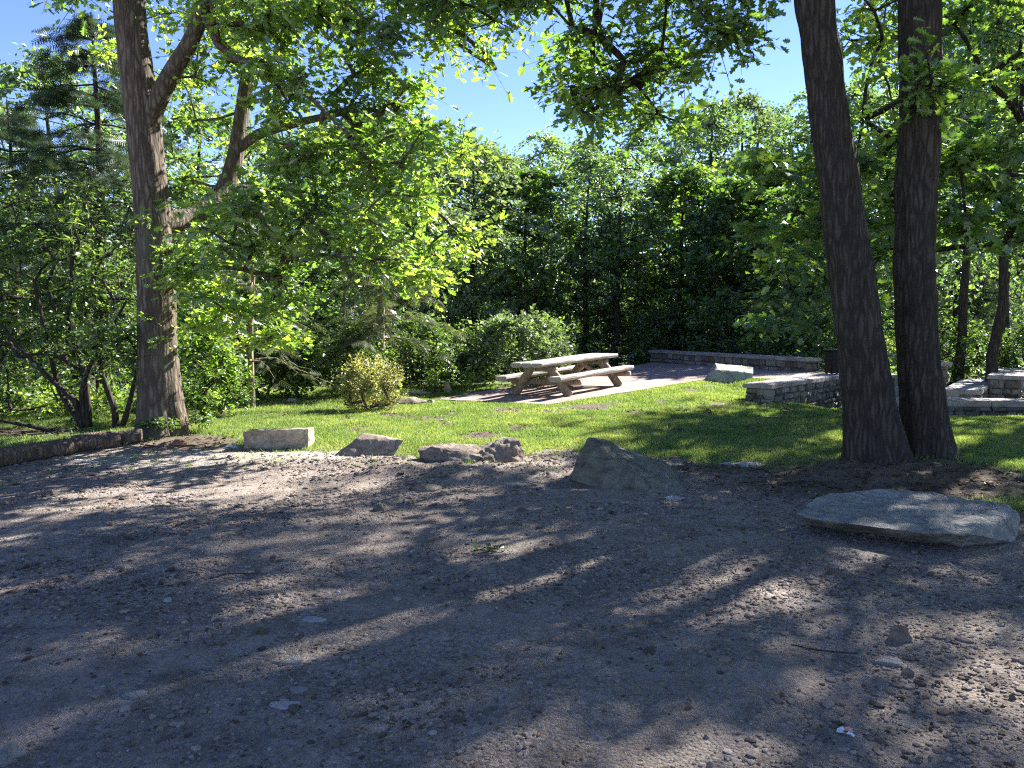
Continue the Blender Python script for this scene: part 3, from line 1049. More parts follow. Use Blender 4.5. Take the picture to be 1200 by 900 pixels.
GW = 'trees of the wood round the clearing'
WOOD = [
    # kind, px, depth, top pixel, label
    ('b', -30, 24, 70, 'dim broadleaf tree at the far left, behind the dark conifer and the shrub'),
    ('a', 75, 27, 60, 'broadleaf tree filling the gaps behind the dark conifer on the left'),
    ('e', 165, 30, 70, 'slender tree rising behind the forked oak trunk'),
    ('a', 250, 26, 120, 'broadleaf tree just right of the oak trunk, behind its heavy bent limb'),
    ('c', 325, 23, 215, 'low spreading tree at the lawn edge behind the pale stone block'),
    ('b', 372, 30, 150, 'tree behind the crown of the oak, left of the drooping cedar'),
    ('a', 430, 34, 130, 'tree straight behind the drooping cedar'),
    ('d', 492, 27, 166, 'pale grey green tree right of the drooping cedar'),
    ('d', 556, 29, 163, 'pale tree with feathery sunlit crown, left of the picnic table in the wood'),
    ('c', 612, 31, 200, 'dark low-branched tree behind the rounded bush by the picnic table'),
    ('b', 640, 38, 155, 'tree with sunlit top below the gap of sky over the picnic table'),
    ('a', 690, 32, 176, 'deep green tree right behind the picnic table top'),
    ('e', 722, 30, 175, 'slender dark trunk with bare lower stem behind the right end of the picnic table'),
    ('b', 752, 37, 140, 'tree with yellow green top at the right side of the sky gap'),
    ('c', 792, 31, 200, 'dark spreading tree behind the left end of the long back wall'),
    ('a', 838, 36, 116, 'tall tree under the open patch of sky, behind the tilted pale boulder'),
    ('d', 872, 40, 118, 'tree whose pale round top stands highest against the open blue patch'),
    ('c', 905, 31, 195, 'dark maple with layered boughs behind the right end of the long back wall'),
    ('b', 948, 35, 105, 'tree with sunlit top just left of the leaning trunk of the pair'),
    ('c', 866, 29, 215, 'low maple with broad layered boughs just behind the middle of the long back wall'),
    ('c', 945, 27, 212, 'low maple with broad layered boughs behind the black metal box'),
    ('a', 1005, 36, 100, 'leafy tree seen between the pair of dark trunks'),
    ('e', 1121, 21, -70, 'thin bare dark stem right of the upright trunk, above the low cap wall', .7),
    ('e', 1164, 18.5, -80, 'thicker bare dark stem near the right edge, behind the stepped wall', .8),
    ('b', 1182, 22, -60, 'thinnest dark stem beside the thicker one at the right edge', .7),
('d', 1120, 34, 35, 'yellow green sunlit tree between the upright trunk and the right edge'),
    # second row
    ('a', 300, 42, 150, 'distant tree deep in the wood behind the pale stone block'),
    ('b', 405, 46, 168, 'distant tree deep in the wood above the yellow bush'),
    ('a', 515, 44, 185, 'distant tree deep in the wood above the two small stone posts'),
    ('c', 585, 48, 178, 'distant tree deep in the wood with its top under the middle sky gap'),
    ('d', 690, 48, 168, 'distant pale tree deep in the wood above the picnic table'),
    ('b', 800, 50, 138, 'distant tree deep in the wood above the left half of the back wall'),
    ('a', 905, 48, 122, 'distant tree deep in the wood left of the leaning trunk'),
    ('b', 1030, 44, 40, 'distant tree deep in the wood, between the tops of the pair of trunks'),
    ('a', 1150, 42, 10, 'distant tree deep in the wood above the stepped wall'),
]
for k, px, d, tpy, lab, *wd in WOOD:
    plant(k, px, d, tpy, lab, group=GW, wide=wd[0] if wd else 1.0)
GS = 'tall shade trees along the right side of the gravel'
for (x, y, h, lab) in [
    (13.5, 17.6, 16, 'tall oak beyond the stepped wall, its crown closing the top right corner'),
    (15.5, 11.5, 15, 'tall shade tree outside the right edge, behind the hanging maple'),
    (9.8, 9.6, 14, 'tall shade tree outside the right edge, nearest to the gravel'),
    (19.5, 17.5, 16, 'tall shade tree farthest to the right, behind the others'),
    (15.0, 4.5, 15, 'tall shade tree outside the right edge, behind the nearest one'),
    (4.6, 1.6, 14, 'tall shade tree beside the camera, its crown over the gravel'),
]:
    z = Hs(x, y)
    s = h / 14
    if 's' not in used:
        used.add('s')
        o = KINDS['s']
        o.location = (x, y, z)
        o.scale = (s,) * 3
        o['label'] = lab
        o['group'] = GS
    else:
        copy_thing(KINDS['s'], lab, (x, y, z), x * 2.1, s, GS)

# ------------------------------------------------------------------ conifers
print('conifers')


def conifer(name, label, loc, hgt, rbase, seed, mat, bark, zlo, droop=.35, step=.32, tr=.11, tuft=.34, per=6, dens=1.0, wedge=1.0):
    rng = np.random.default_rng(seed)
    o = thing(name, label, 'tree', loc)
    pth = np.array([(0, 0, -.3), (0, 0, hgt * .3), (.08, .03, hgt * .6), (.05, -.04, hgt)])
    parts = [tube(pth, [tr * 1.2, tr * .85, tr * .5, .015], 14, rough=.08, seed=seed, step=.15)]
    A, B, RA, RB = [], [], [], []
    pos, dr = [], []
    z = zlo
    while z < hgt - .1:
        L0 = rbase * (1 - ((z - zlo) / (hgt - zlo)) ** wedge) + .25
        for k in range(rng.integers(3, 6)):
            a = rng.uniform(0, 2 * math.pi)
            L = L0 * rng.uniform(.55, 1.1)
            n = max(3, int(L / .28))
            d0 = np.array([math.cos(a), math.sin(a), 0])
            prev = np.array([0, 0, z])
            for q in range(1, n + 1):
                t = q / n
                p = np.array([0, 0, z]) + d0 * L * t + [0, 0, L * (.18 * t - droop * t * t)] + rng.normal(0, .02, 3)
                A.append(prev); B.append(p); RA.append(.018 * (1.1 - t) + .004); RB.append(.018 * (1.05 - t) + .003)
                if t > .25:
                    for w in range(int(per * dens)):
                        s = rng.uniform(-1, 1)
                        side = np.array([-d0[1], d0[0], 0]) * s
                        pos.append(p + rng.normal(0, .05, 3))
                        dd = d0 * rng.uniform(.3, 1) + side * 1.1 + [0, 0, -droop * rng.uniform(.3, 1.6)]
                        dr.append(dd)
                prev = p
        z += step * rng.uniform(.6, 1.3)
    pos, dr = np.array(pos), np.array(dr)
    tint = np.clip(rng.normal(.5, .22, len(pos)), 0, 1)
    nrm = rng.normal(0, .8, (len(pos), 3)) + [0, 0, 1]
    v, f, t = put_leaves(pos, dr, nrm, tuft * rng.uniform(.6, 1.25, len(pos)), T_NEEDLE, tint)
    parts.append(cones(A, B, RA, RB, 4))
    vv, ff = join(parts)
    mk('trunk', vv, ff, M[bark], o, smooth=True)
    mk('crown', v, f, M[mat], o, tint=t)
    return o


x, y = P(120, 400, 14.2)[:2]
conifer('conifer_tree', 'dark needled conifer with drooping boughs left of the forked oak', (x, y, Hs(x, y)), 7.1, 2.3, 61, 'needle', 'dark_bark', 2.2, droop=.30, per=17, tuft=.33, tr=.13, step=.25, wedge=1.3)
x, y = P(20, 400, 17)[:2]
conifer('conifer_tree', 'second dark conifer behind the first, at the left edge of the picture', (x, y, Hs(x, y)), 6.4, 2.7, 62, 'needle', 'dark_bark', 1.4, droop=.25, per=14, tuft=.35, step=.27, wedge=1.2)
x, y = P(445, 400, 17.6)[:2]
conifer('cedar_tree', 'cedar with pale bare lower trunk and drooping grey green sprays behind the yellow bush', (x, y, Hs(x, y)), 4.4, 1.75, 63, 'cedar_spray', 'pale_bark', 1.25, droop=.42, per=15, tuft=.32, step=.26, tr=.125)
x, y = P(290, 300, 14.5)[:2]
conifer('cedar_tree', 'thin half-dead cedar with bare twigs behind the bent oak limb', (x, y, Hs(x, y)), 4.0, 1.3, 64, 'cedar_spray', 'pale_bark', .9, droop=.45, per=3, tuft=.26, step=.3, tr=.07)

# ------------------------------------------------------------------ shrubs
print('shrubs')


def shrub(name, label, loc, R, hgt, seed, mat, stems=7, clusters=40, cr=.32, twigs=8, per=8, size=.08, tmpl=T_OVAL, bark='dark_bark', zlo=.15, rs=.022, cat='shrub', group=None, up=.9, flat=.8, droop=.1, base=.5, spread=1.0):
    rng = np.random.default_rng(seed)
    o = thing(name, label, cat, loc, 0, group)
    c = []
    for k in range(clusters):
        a = rng.uniform(0, 6.28)
        u = rng.uniform(0, 1) ** .8
        q = math.sqrt(rng.uniform(.15, 1)) * (math.sin(math.pi * (.12 + .83 * u)) ** .55)
        c.append((R[0] * q * math.cos(a), R[1] * q * math.sin(a), zlo + (hgt - zlo) * u))
    c = np.array(c)
    st = [(rng.normal(0, .08), rng.normal(0, .08), -.05) for _ in range(stems)]
    A = skeleton([(0, 0, 0), (.05, .02, .05), (-.05, .02, .03)] + st, c, rng, tip=rs * .3, cap=rs * 1.6, step=.18, up=.5)
    (lv, lf, lt), seg = sprays(c, cr, rng, twigs=twigs, per=per, size=size, tmpl=tmpl, flat=flat, droop=droop, up=up, base=base)
    tw = cones(seg[0], seg[1], np.full(len(seg[0]), .004), np.full(len(seg[0]), .0015), 3)
    v, f = join([A, tw])
    mk('stem', v, f, M[bark], o, smooth=True)
    mk('foliage', lv, lf, M[mat], o, tint=lt)
    return o


def at_ground(px, py):
    q = G(px, py)
    return (float(q[0]), float(q[1]), float(q[2]))


# big branching shrub on the far left with visible dark stems
rng = np.random.default_rng(71)
bx, by, bz = at_ground(98, 503)
bs = thing('branching_shrub', 'tall shrub with dark crooked stems and small leaves behind the edging logs', 'shrub')
c = np.concatenate([box_px((-60, 165), (215, 400), (10.8, 13.8), 165, rng), box_px((-50, 150), (330, 445), (11, 13.4), 62, rng), box_px((110, 170), (385, 425), (10.5, 11.2), 12, rng), box_px((-50, 160), (430, 488), (12.2, 13.8), 34, rng)])
stp = []
for pts, w in (([(98, 500), (88, 470), (60, 445), (30, 415), (0, 380)], 9), ([(100, 500), (95, 460), (105, 430), (122, 400), (150, 350)], 8), ([(96, 500), (70, 460), (55, 400), (40, 330)], 7),
               ([(104, 500), (100, 440), (80, 380), (85, 300), (80, 240)], 8), ([(84, 519), (60, 505), (30, 498), (0, 493), (-40, 470)], 7), ([(136, 508), (134, 480), (120, 440), (110, 380)], 9), ([(140, 508), (150, 480), (160, 440), (165, 400)], 8)):
    d = by
    p_, r_ = pxpath([(a, b, w * (1 - .16 * i), d - .12 * i) for i, (a, b) in enumerate(pts)])
    stp.append((p_, r_))
A = skeleton(np.concatenate([s[0][1:] for s in stp]), c, rng, tip=.006, cap=.03, step=.22, up=.3)
(lv, lf, lt), seg = sprays(c, .42, rng, twigs=9, per=8, size=.085, tmpl=T_OVAL, flat=.7, droop=.2)
tw = cones(seg[0], seg[1], np.full(len(seg[0]), .004), np.full(len(seg[0]), .0015), 3)
v, f = join([A, tw])
for s in stp:
    vv, ff = tube(s[0], s[1], 8, rough=.15, seed=1, step=.08)
    mk('stem', vv, ff, M['dark_bark'], bs, smooth=True)
mk('twigs', v, f, M['dark_bark'], bs, smooth=True)
mk('foliage', lv, lf, M['shrub_leaf'], bs, tint=lt)

shrub('leafy_shrub', 'bright green leafy shrub close behind the oak trunk', at_ground(232, 492), (.85, .7), 1.5, 72, 'bright_leaf', clusters=46, size=.09, cr=.34)
shrub('leafy_shrub', 'low bright green shrub right of the oak trunk, at the edge of the lawn', at_ground(262, 486), (.6, .5), .8, 73, 'bright_leaf', clusters=26, size=.08, cr=.28)
shrub('yellow_bush', 'rounded bush with yellow green tips standing alone on the lawn', at_ground(434, 481), (.62, .55), .80, 74, 'yellow_leaf', clusters=84, size=.055, cr=.21, zlo=.04, twigs=9, per=9, flat=1.6, droop=-.35, bark='log_bark', up=.3, base=.55)
shrub('rounded_bush', 'rounded broad-leaved bush behind the left end of the picnic table', at_ground(607, 452), (1.3, 1.1), 1.75, 75, 'pale_leaf', clusters=90, size=.13, cr=.38, tmpl=T_FAR, up=1.1, base=.6)
x, y = .9, 23.6
shrub('leafy_shrub', 'dull green shrub behind the middle of the picnic table', (x, y, Hs(x, y)), (1.3, 1.0), 1.7, 76, 'shrub_leaf', clusters=60, size=.12, cr=.4, tmpl=T_FAR)
for i, (px, py, hh, lab) in enumerate([(300, 474, 1.6, 'dark shrub at the far edge of the lawn behind the pale stone block'), (352, 471, 1.9, 'dark shrub at the far edge of the lawn left of the yellow bush'),
                                       (398, 468, 1.5, 'dark shrub just behind the left side of the yellow bush'), (492, 462, 1.7, 'dark shrub behind the flat stone right of the yellow bush'),
                                       (545, 455, 1.4, 'dark shrub behind the two small stone posts')]):
    q = at_ground(px, py)
    shrub('dark_shrub', lab, (q[0] * 1.05, q[1] + 1.0, Hs(q[0] * 1.05, q[1] + 1.0)), (1.2, .9), hh, 80 + i, 'shrub_leaf', clusters=55, size=.11, cr=.4, tmpl=T_FAR, base=.3)
for i, (x, y, hh, lab) in enumerate([(5.6, 28.2, 2.2, 'dark evergreen shrub behind the left end of the long back wall'), (7.2, 26.2, 2.4, 'dark evergreen shrub behind the middle of the long back wall'),
                                     (8.4, 24.0, 2.2, 'dark evergreen shrub behind the right half of the long back wall'), (9.2, 21.5, 2.0, 'dark evergreen shrub behind the black metal box'),
                                     (12.0, 21.5, 1.7, 'thin sunlit shrub behind the square stone pillar'), (14.3, 20.5, 1.6, 'thin shrub behind the stepped wall at the right edge')]):
    shrub('dark_shrub', lab, (x, y, Hs(x, y)), (1.4, 1.1), hh, 90 + i, 'shrub_leaf', clusters=60, size=.12, cr=.42, tmpl=T_FAR, base=.3)
for i, (px, py, hh, lab) in enumerate([(507, 462, .55, 'tall pale weed standing left of the small stone posts'), (548, 459, .5, 'tall pale weed standing right of the small stone posts')]):
    shrub('tall_weed', lab, at_ground(px, py), (.16, .16), hh, 97 + i, 'weed_leaf', clusters=14, size=.07, cr=.10, twigs=5, per=5, flat=1.5, rs=.01, cat='weed', droop=-.2)
for i, (px, py, lab) in enumerate([(196, 512, 'small leafy plant in front of the oak trunk'), (232, 508, 'small dark plant right of the oak trunk foot'), (172, 512, 'tiny plant at the left foot of the oak trunk')]):
    shrub('small_plant', lab, at_ground(px, py), (.15, .12), .22, 110 + i, 'shrub_leaf', clusters=8, size=.06, cr=.10, twigs=6, per=4, rs=.006, cat='plant')

# undergrowth and far wood: masses nobody could count
rng = np.random.default_rng(131)
c = []
while len(c) < 620:
    x = rng.uniform(-22, 24)
    y = rng.uniform(11.5, 42)
    m = masks(np.array(x), np.array(y))
    if m[2] < .9 or in_poly(np.array(x), np.array(y), PATIO) > -.7:
        continue
    if x > 3 and y < 19.5:
        continue
    if y < 17 and x > -9:
        continue
    c.append((x, y, Hs(x, y) + rng.uniform(.1, .9) * (1 if y > 24 else .6)))
(lv, lf, lt), seg = sprays(np.array(c), .75, rng, twigs=8, per=7, size=.16, tmpl=T_FAR, flat=.6, up=.8)
tag(mk('undergrowth', lv, lf, M['wood_leaf'], tint=lt), kind='stuff', label='low leafy undergrowth covering the floor of the wood', cat='undergrowth')
c = np.array([(rng.uniform(-60, 60), rng.uniform(54, 74), 0) for _ in range(800)])
c[:, 2] = H(c[:, 0], c[:, 1]) + rng.uniform(0, 1, 800) ** .8 * np.interp(c[:, 0] / c[:, 1], [-.8, -.3, .25, .5, .8], [9, 4.5, 5.5, 11, 13])
(lv, lf, lt), seg = sprays(c, 2.3, rng, twigs=8, per=8, size=.5, tmpl=T_FAR, flat=.6, up=.8)
tag(mk('distant_wood', lv, lf, M['wood_leaf'], tint=lt), kind='stuff', label='far-off wood closing the view beyond the hollow', cat='wood')
# weeds, far left
c = []
for _ in range(120):
    x, y = rng.uniform(-13, -6.6), rng.uniform(12.2, 16.5)
    c.append((x, y, Hs(x, y) + rng.uniform(.05, .35)))
(lv, lf, lt), seg = sprays(np.array(c), .3, rng, twigs=7, per=6, size=.12, tmpl=T_OVAL, flat=1.4, up=.6, droop=-.1)
tag(mk('weed_patch', lv, lf, M['weed_leaf'], tint=lt), kind='stuff', label='sunlit weeds growing behind the edging logs', cat='weeds')

# ------------------------------------------------------------------ grass, gravel, litter
print('grass')
rng = np.random.default_rng(141)


def scatter(n, xr, yr, keep):
    x = rng.uniform(*xr, n)
    y = rng.uniform(*yr, n)
    k = keep(x, y)
    return x[k], y[k]


def grass_keep(x, y):
    g, d, fl, pl = masks(x, y)
    p = (1 - sstep(.02, .8, g + .38 * fine(x * 1.3, y * 1.3) * (g > .001))) * (1 - sstep(.2, .6, d)) * (1 - sstep(.4, .7, fl))
    p = p * np.where(wob(x * 2.3 + 4, y * 2.9) + .5 * fine(x * .6, y * .6) > 1.0, .15, 1)
    return (rng.uniform(0, 1, len(x)) < p) & (in_poly(x, y, PATIO) < .03) & (np.abs(x) < y * .75 + .5)


x1, y1 = scatter(520000, (-9, 10.5), (8.5, 14), grass_keep)
x2, y2 = scatter(330000, (-11, 11), (14, 20.5), grass_keep)
x3, y3 = scatter(90000, (4, 9.5), (4.8, 8.5), grass_keep)
x4, y4 = scatter(30000, (-9.5, -5), (7.2, 8.5), grass_keep)
x = np.r_[x1, x2, x3, x4]
y = np.r_[y1, y2, y3, y4]
z = H(x, y)
n = len(x)
tall = np.where(rng.uniform(0, 1, n) < .02, 1.5, 1.0) * (1 + .35 * wob(x * 3, y * 3))
hgt = rng.uniform(.025, .06, n) * tall
w = rng.uniform(.004, .0075, n) * np.interp(y, [9, 20], [.9, 1.6])
az = rng.uniform(0, 6.28, n)
ln = rng.normal(0, .5, (n, 2)) * hgt[:, None]
b = np.stack([x, y, z - .004], -1)
off = np.stack([np.cos(az) * w, np.sin(az) * w, np.zeros(n)], -1)
tipv = b + np.c_[ln, hgt]
v = np.stack([b - off, b + off, tipv], 1).reshape(-1, 3)
f = np.arange(3 * n).reshape(-1, 3)
t = np.clip(.45 + .22 * wob(x * 1.2, y * 1.4) + .14 * fine(x * .7, y * .7) + rng.normal(0, .17, n), 0, 1)
tag(mk('grass', v, [f], M['grass_blade'], tint=t), kind='stuff', label='short mown grass of the lawn', cat='grass')
print('blades', n)

# crushed stone
ico = np.array([(0, 0, 1)] + [(.894 * math.cos(k * 1.2566), .894 * math.sin(k * 1.2566), .447) for k in range(5)] +
               [(.894 * math.cos(k * 1.2566 + .628), .894 * math.sin(k * 1.2566 + .628), -.447) for k in range(5)])
icf = [(0, 1 + k, 1 + (k + 1) % 5) for k in range(5)] + [(1 + k, 6 + k, 1 + (k + 1) % 5) for k in range(5)] + [(6 + k, 6 + (k + 1) % 5, 1 + (k + 1) % 5) for k in range(5)]


def lot_keep(x, y):
    g, d, fl, pl = masks(x, y)
    p = sstep(.4, .9, g) * (1 - .75 * sstep(.3, .7, pl)) * (1 - .8 * sstep(.3, .7, d))
    p = p * np.clip(.45 + .75 * wob(x * 1.1 + 3, y * 1.3) + .35 * fine(x * .35, y * .4), .06, 1) * np.clip(y / 6 + .15 * x + .35, .25, 1)
    return (rng.uniform(0, 1, len(x)) < p) & (np.abs(x) < y * .72 + .4)


x1, y1 = scatter(52000, (-4, 4), (2.4, 5.2), lot_keep)
x2, y2 = scatter(70000, (-7, 6), (5.2, 10.5), lot_keep)
x = np.r_[x1, x2]
y = np.r_[y1, y2]
n = len(x)
s = np.exp(rng.normal(math.log(.0062), .50, n)) * np.interp(y, [2.5, 5, 9], [.85, 1.05, 1.5])
s = np.clip(s, .003, .028)
z = H(x, y) + s * .15
u = ico[None] * (1 + rng.normal(0, .16, (n, 11, 1))) * np.stack([rng.uniform(.8, 1.4, n), rng.uniform(.8, 1.2, n), rng.uniform(.45, .8, n)], -1)[:, None]
ca_, sa_ = np.cos(rng.uniform(0, 6.28, n))[:, None], np.sin(rng.uniform(0, 6.28, n))[:, None]
ux = u[..., 0] * ca_ - u[..., 1] * sa_
uy = u[..., 0] * sa_ + u[..., 1] * ca_
v = np.stack([x[:, None] + ux * s[:, None], y[:, None] + uy * s[:, None], z[:, None] + u[..., 2] * s[:, None]], -1).reshape(-1, 3)
f = ((np.arange(n) * 11)[:, None, None] + np.array(icf)[None]).reshape(-1, 3)
t = np.repeat(np.clip(rng.normal(.46, .22, n) - .15 * np.clip(wob(x * 1.5 + 1, y * 2.0 + 2), 0, 1), 0, 1), len(icf))
tag(mk('gravel', v, [f], M['pebble'], tint=t), kind='stuff', label='loose crushed stone on the lot', cat='gravel')
print('pebbles', n)

# dry leaves and bark bits
def litter_keep(x, y):
    g, d, fl, pl = masks(x, y)
    p = .05 + .45 * sstep(.2, .8, d) + .34 * sstep(.3, .9, np.clip(wob(x * 1.5 + 1, y * 2.0 + 2), 0, 1)) * g
    p = p * np.where((g < .5) & (d < .2), .10, 1)
    return (rng.uniform(0, 1, len(x)) < p) & (np.abs(x) < y * .72 + .4) & (fl < .5)


x, y = scatter(60000, (-8, 8), (2.4, 14.5), litter_keep)
n = len(x)
pos = np.stack([x, y, H(x, y) + .008], -1)
a = rng.uniform(0, 6.28, n)
dr = np.stack([np.cos(a), np.sin(a), rng.normal(0, .15, n)], -1)
nr = rng.normal(0, .35, (n, 3)) + [0, 0, 1]
v, f, t = put_leaves(pos, dr, nr, rng.uniform(.015, .06, n) * np.where(masks(x, y)[1] > .3, 1.4, .75), T_OVAL, np.clip(rng.normal(.35, .25, n), 0, 1))
tag(mk('leaf_litter', v, f, M['dead_leaf'], tint=t), kind='stuff', label='dry leaves and bark bits on the bare earth', cat='leaf litter')

# ------------------------------------------------------------------ rocks
print('rocks')


def rock(name, label, pts, mat, seed, amp=.03, cell=.05, sink=None, cat='rock', group=None, strata=.0, fq=2.6):
    pts = np.asarray(pts, float)
    c = pts.mean(0)
    c[2] = pts[:, 2].min()
    bm = bmesh.new()
    for p in pts - c:
        bm.verts.new(p)
    r = bmesh.ops.convex_hull(bm, input=bm.verts)
    junk = [g for g in r['geom_interior'] + r['geom_unused'] if isinstance(g, bmesh.types.BMVert)]
    if junk:
        bmesh.ops.delete(bm, geom=list(set(junk)), context='VERTS')
    for _ in range(7):
        lg = [e for e in bm.edges if e.calc_length() > cell]
        if not lg:
            break
        bmesh.ops.subdivide_edges(bm, edges=lg, cuts=1)
        bmesh.ops.triangulate(bm, faces=[f for f in bm.faces if len(f.verts) > 3])
    bmesh.ops.smooth_vert(bm, verts=bm.verts, factor=.22, use_axis_x=True, use_axis_y=True, use_axis_z=True)
    bm.normal_update()
    sv = Vector((seed * 3.7, seed * 1.3, seed * .7))
    for v in bm.verts:
        q = v.co * fq
        h = noise.noise(q + sv) * .6 + abs(noise.noise(q * 2.3 + sv)) * .45 - .15 + noise.noise(q * 6 + sv) * .26 + noise.noise(q * 14 + sv) * .14
        if strata:
            h += strata * noise.noise(Vector((v.co.x * 1.2, v.co.y * 1.2, v.co.z * 26)) + sv)
        v.co += v.normal * (h * amp)
    o = from_bm(name, bm, M[mat], None, True)
    try:
        o.data.set_sharp_from_angle(angle=rad(30))
    except Exception:
        pass
    o.location = c
    return tag(o, label, cat, group)


def rk(pxs, thick, base_drop=.08):
    """front outline pixels (px,py,depth) + the same outline pushed back -> hull points"""
    a = np.array([P(*p) for p in pxs])
    b = a.copy()
    b[:, 1] += thick
    b[:, 2] -= .02
    bot = np.r_[a, b]
    bot = bot.copy()
    lo = a[:, 2].min() - base_drop
    bot[:, 2] = np.minimum(bot[:, 2], lo)
    return np.r_[a, b, bot]


GR = 'stones bordering the gravel'
rock('stone_block', 'squared pale tan stone block at the lawn edge, right of the oak', rk([(284, 506, 9.95), (361, 503, 9.95), (361, 525, 9.95), (285, 528, 9.95)], .34, .05), 'tan_rock', 1, .045, .04, group=GR, strata=.25)
rock('rock', 'brown pointed rock between the pale block and the reddish split rock', np.r_[[P(*p) for p in [(392, 533, 9.35), (417, 513, 9.4), (428, 508, 9.5), (474, 515, 9.35), (460, 534, 9.3), (400, 538, 9.2), (456, 538, 9.25), (425, 508, 9.9), (466, 513, 9.9), (398, 530, 9.9)]],
     [P(400, 545, 9.3), P(456, 545, 9.3), P(400, 540, 9.8), P(460, 540, 9.8)]], 'brown_rock', 2, .03, .045, group=GR)
rock('rock', 'low jagged rock with a reddish broken left face and grey flat top', np.r_[[P(*p) for p in [(490, 528, 8.95), (496, 523, 9.05), (512, 524, 8.85), (526, 546, 8.7), (500, 546, 8.85), (544, 549, 8.6), (566, 535, 8.75), (560, 520, 9.15), (530, 519, 9.25)]],
     [P(495, 552, 8.9), P(545, 556, 8.65), P(495, 545, 9.3), P(566, 548, 9.2)]], 'brown_rock', 3, .05, .04, group=GR, strata=.3, fq=3.4)
rock('rock', 'rounded earth-brown boulder rising from the right end of the reddish jagged rock', np.r_[[P(*p) for p in [(534, 549, 8.7), (556, 533, 8.85), (584, 516, 9.0), (596, 512, 9.05), (607, 515, 9.0), (614, 530, 9.0), (610, 547, 8.9), (570, 552, 8.65), (592, 513, 9.4), (560, 524, 9.4)]],
     [P(534, 558, 8.7), P(610, 556, 8.9), P(608, 545, 9.6), P(540, 545, 9.6)]], 'brown_rock', 4, .06, .04, group=GR, fq=3.2)
rock('boulder', 'large dark grey wedge-shaped boulder tilting up to the left in front of the lawn', np.r_[[P(*p) for p in [(666, 560, 7.95), (689, 512, 8.05), (706, 517, 8.1), (776, 543, 7.9), (800, 566, 7.6), (806, 584, 7.25), (780, 588, 7.2), (720, 577, 7.45), (676, 565, 7.8)]],
     [P(695, 512, 8.35), P(780, 541, 8.3), P(806, 575, 7.8), P(680, 575, 7.9), P(790, 596, 7.25), P(690, 565, 8.5), P(800, 572, 8.2)]], 'grey_rock', 5, .035, .045, group=GR, strata=.15)
rock('stone', 'small pale wedge stone under the right tip of the large dark boulder', np.r_[[P(*p) for p in [(774, 584, 7.08), (787, 580, 7.1), (803, 583, 7.05), (800, 590, 7.0), (778, 590, 7.0)]], [P(788, 582, 7.25), P(778, 592, 7.2), P(803, 592, 7.2)]], 'pale_rock', 6, .008, .03, cat='stone')
ft = lambda px, py, z: P(px, py, (EYE - z) * F / (py - HOR))
rock('stone_slab', 'long flat grey slab lying in front of the pair of dark trunks',
     [ft(*p) for p in [(932, 600, .16), (940, 606, .15), (990, 613, .165), (1036, 619, .17), (1083, 625, .17), (1132, 626, .17), (1192, 603, .17), (1180, 591, .19), (1100, 577, .20), (1040, 573, .20), (975, 578, .19), (945, 591, .17),
                       (944, 616, 0), (990, 622, 0), (1060, 631, 0), (1128, 643, 0), (1190, 636, 0), (1188, 610, 0), (980, 604, 0), (1100, 600, 0), (1132, 636, .05), (1193, 620, .08)]], 'slab_rock', 7, .036, .035, group=GR, strata=.25)
bo = G(850, 449)
d = float(bo[1])
rock('boulder', 'tilted pale green-grey boulder on the grass by the corner of the patio', np.r_[[P(*p) for p in [(828, 449, d), (841, 433, d + .12), (883, 437, d + .1), (873, 452, d - .1), (850, 451, d - .1), (824, 446, d + .35)]],
     [P(838, 425.5, d + .55), P(883, 430, d + .6), P(826, 455, d), P(880, 458, d), P(830, 450, d + .5), P(880, 450, d + .5)]], 'green_rock', 8, .03, .06, group=GR)


def flat_stone(name, label, px, py, wpx, hm, asp, mat, seed, cat='stone', rot=0.0, group=None, n=9, lift=.0):
    q = G(px, py)
    r = wpx / F * q[1] / 2
    rg = np.random.default_rng(seed)
    pts = []
    for k in range(n):
        a = k / n * 6.28 + rg.uniform(-.2, .2)
        x, y = r * math.cos(a) * rg.uniform(.5, 1.12), r * asp * math.sin(a) * rg.uniform(.5, 1.12)
        x, y = x * math.cos(rot) - y * math.sin(rot), x * math.sin(rot) + y * math.cos(rot)
        pts += [(q[0] + x * (.88 if hm < .03 else .55), q[1] + y * (.88 if hm < .03 else .55), q[2] + lift + hm * rg.uniform(.75, 1.15)), (q[0] + x, q[1] + y, q[2] + lift + hm * rg.uniform(.25, .55)), (q[0] + x, q[1] + y, q[2] - .03)]
    return rock(name, label, pts, mat, seed, min(.02, hm * .5), max(.012, r * .16), cat=cat, group=group, fq=5)


GG = 'loose stones in the gravel'
flat_stone('stone', 'reddish brown stone lying at the right foot of the oak', 210, 521, 24, .07, .7, 'red_rock', 20)
flat_stone('flat_stone', 'dark flat stone lying on the grass right of the yellow bush', 478, 474, 52, .13, .5, 'brown_rock', 21, rot=.1)
flat_stone('flat_stone', 'small pale stone at the right end of the dark flat stone', 505, 472, 12, .07, .8, 'pale_rock', 22)
flat_stone('flat_stone', 'long pale flat stone on the far grass behind the dark flat stone', 488, 461, 36, .06, .5, 'pale_rock', 23)
flat_stone('stone_post', 'short dark square stone post, the left of two behind the flat stones', 510, 461.5, 12, .20, .8, 'grey_rock', 24, cat='stone post')
flat_stone('stone_post', 'short pale square stone post, the right of two behind the flat stones', 524, 460, 11, .26, .8, 'tan_rock', 25, cat='stone post')
flat_stone('flat_stone', 'pale flat stone sunk in the dirt left of the pair of trunks', 880, 546, 44, .03, .5, 'pale_rock', 26)
flat_stone('flat_stone', 'smaller pale flat stone sunk left of the other one by the pair of trunks', 852, 545, 20, .03, .6, 'pale_rock', 27)
flat_stone('stone', 'half-buried brown stone in front of the reddish broken rock', 497, 574, 40, .05, .8, 'brown_rock', 28, group=GG)
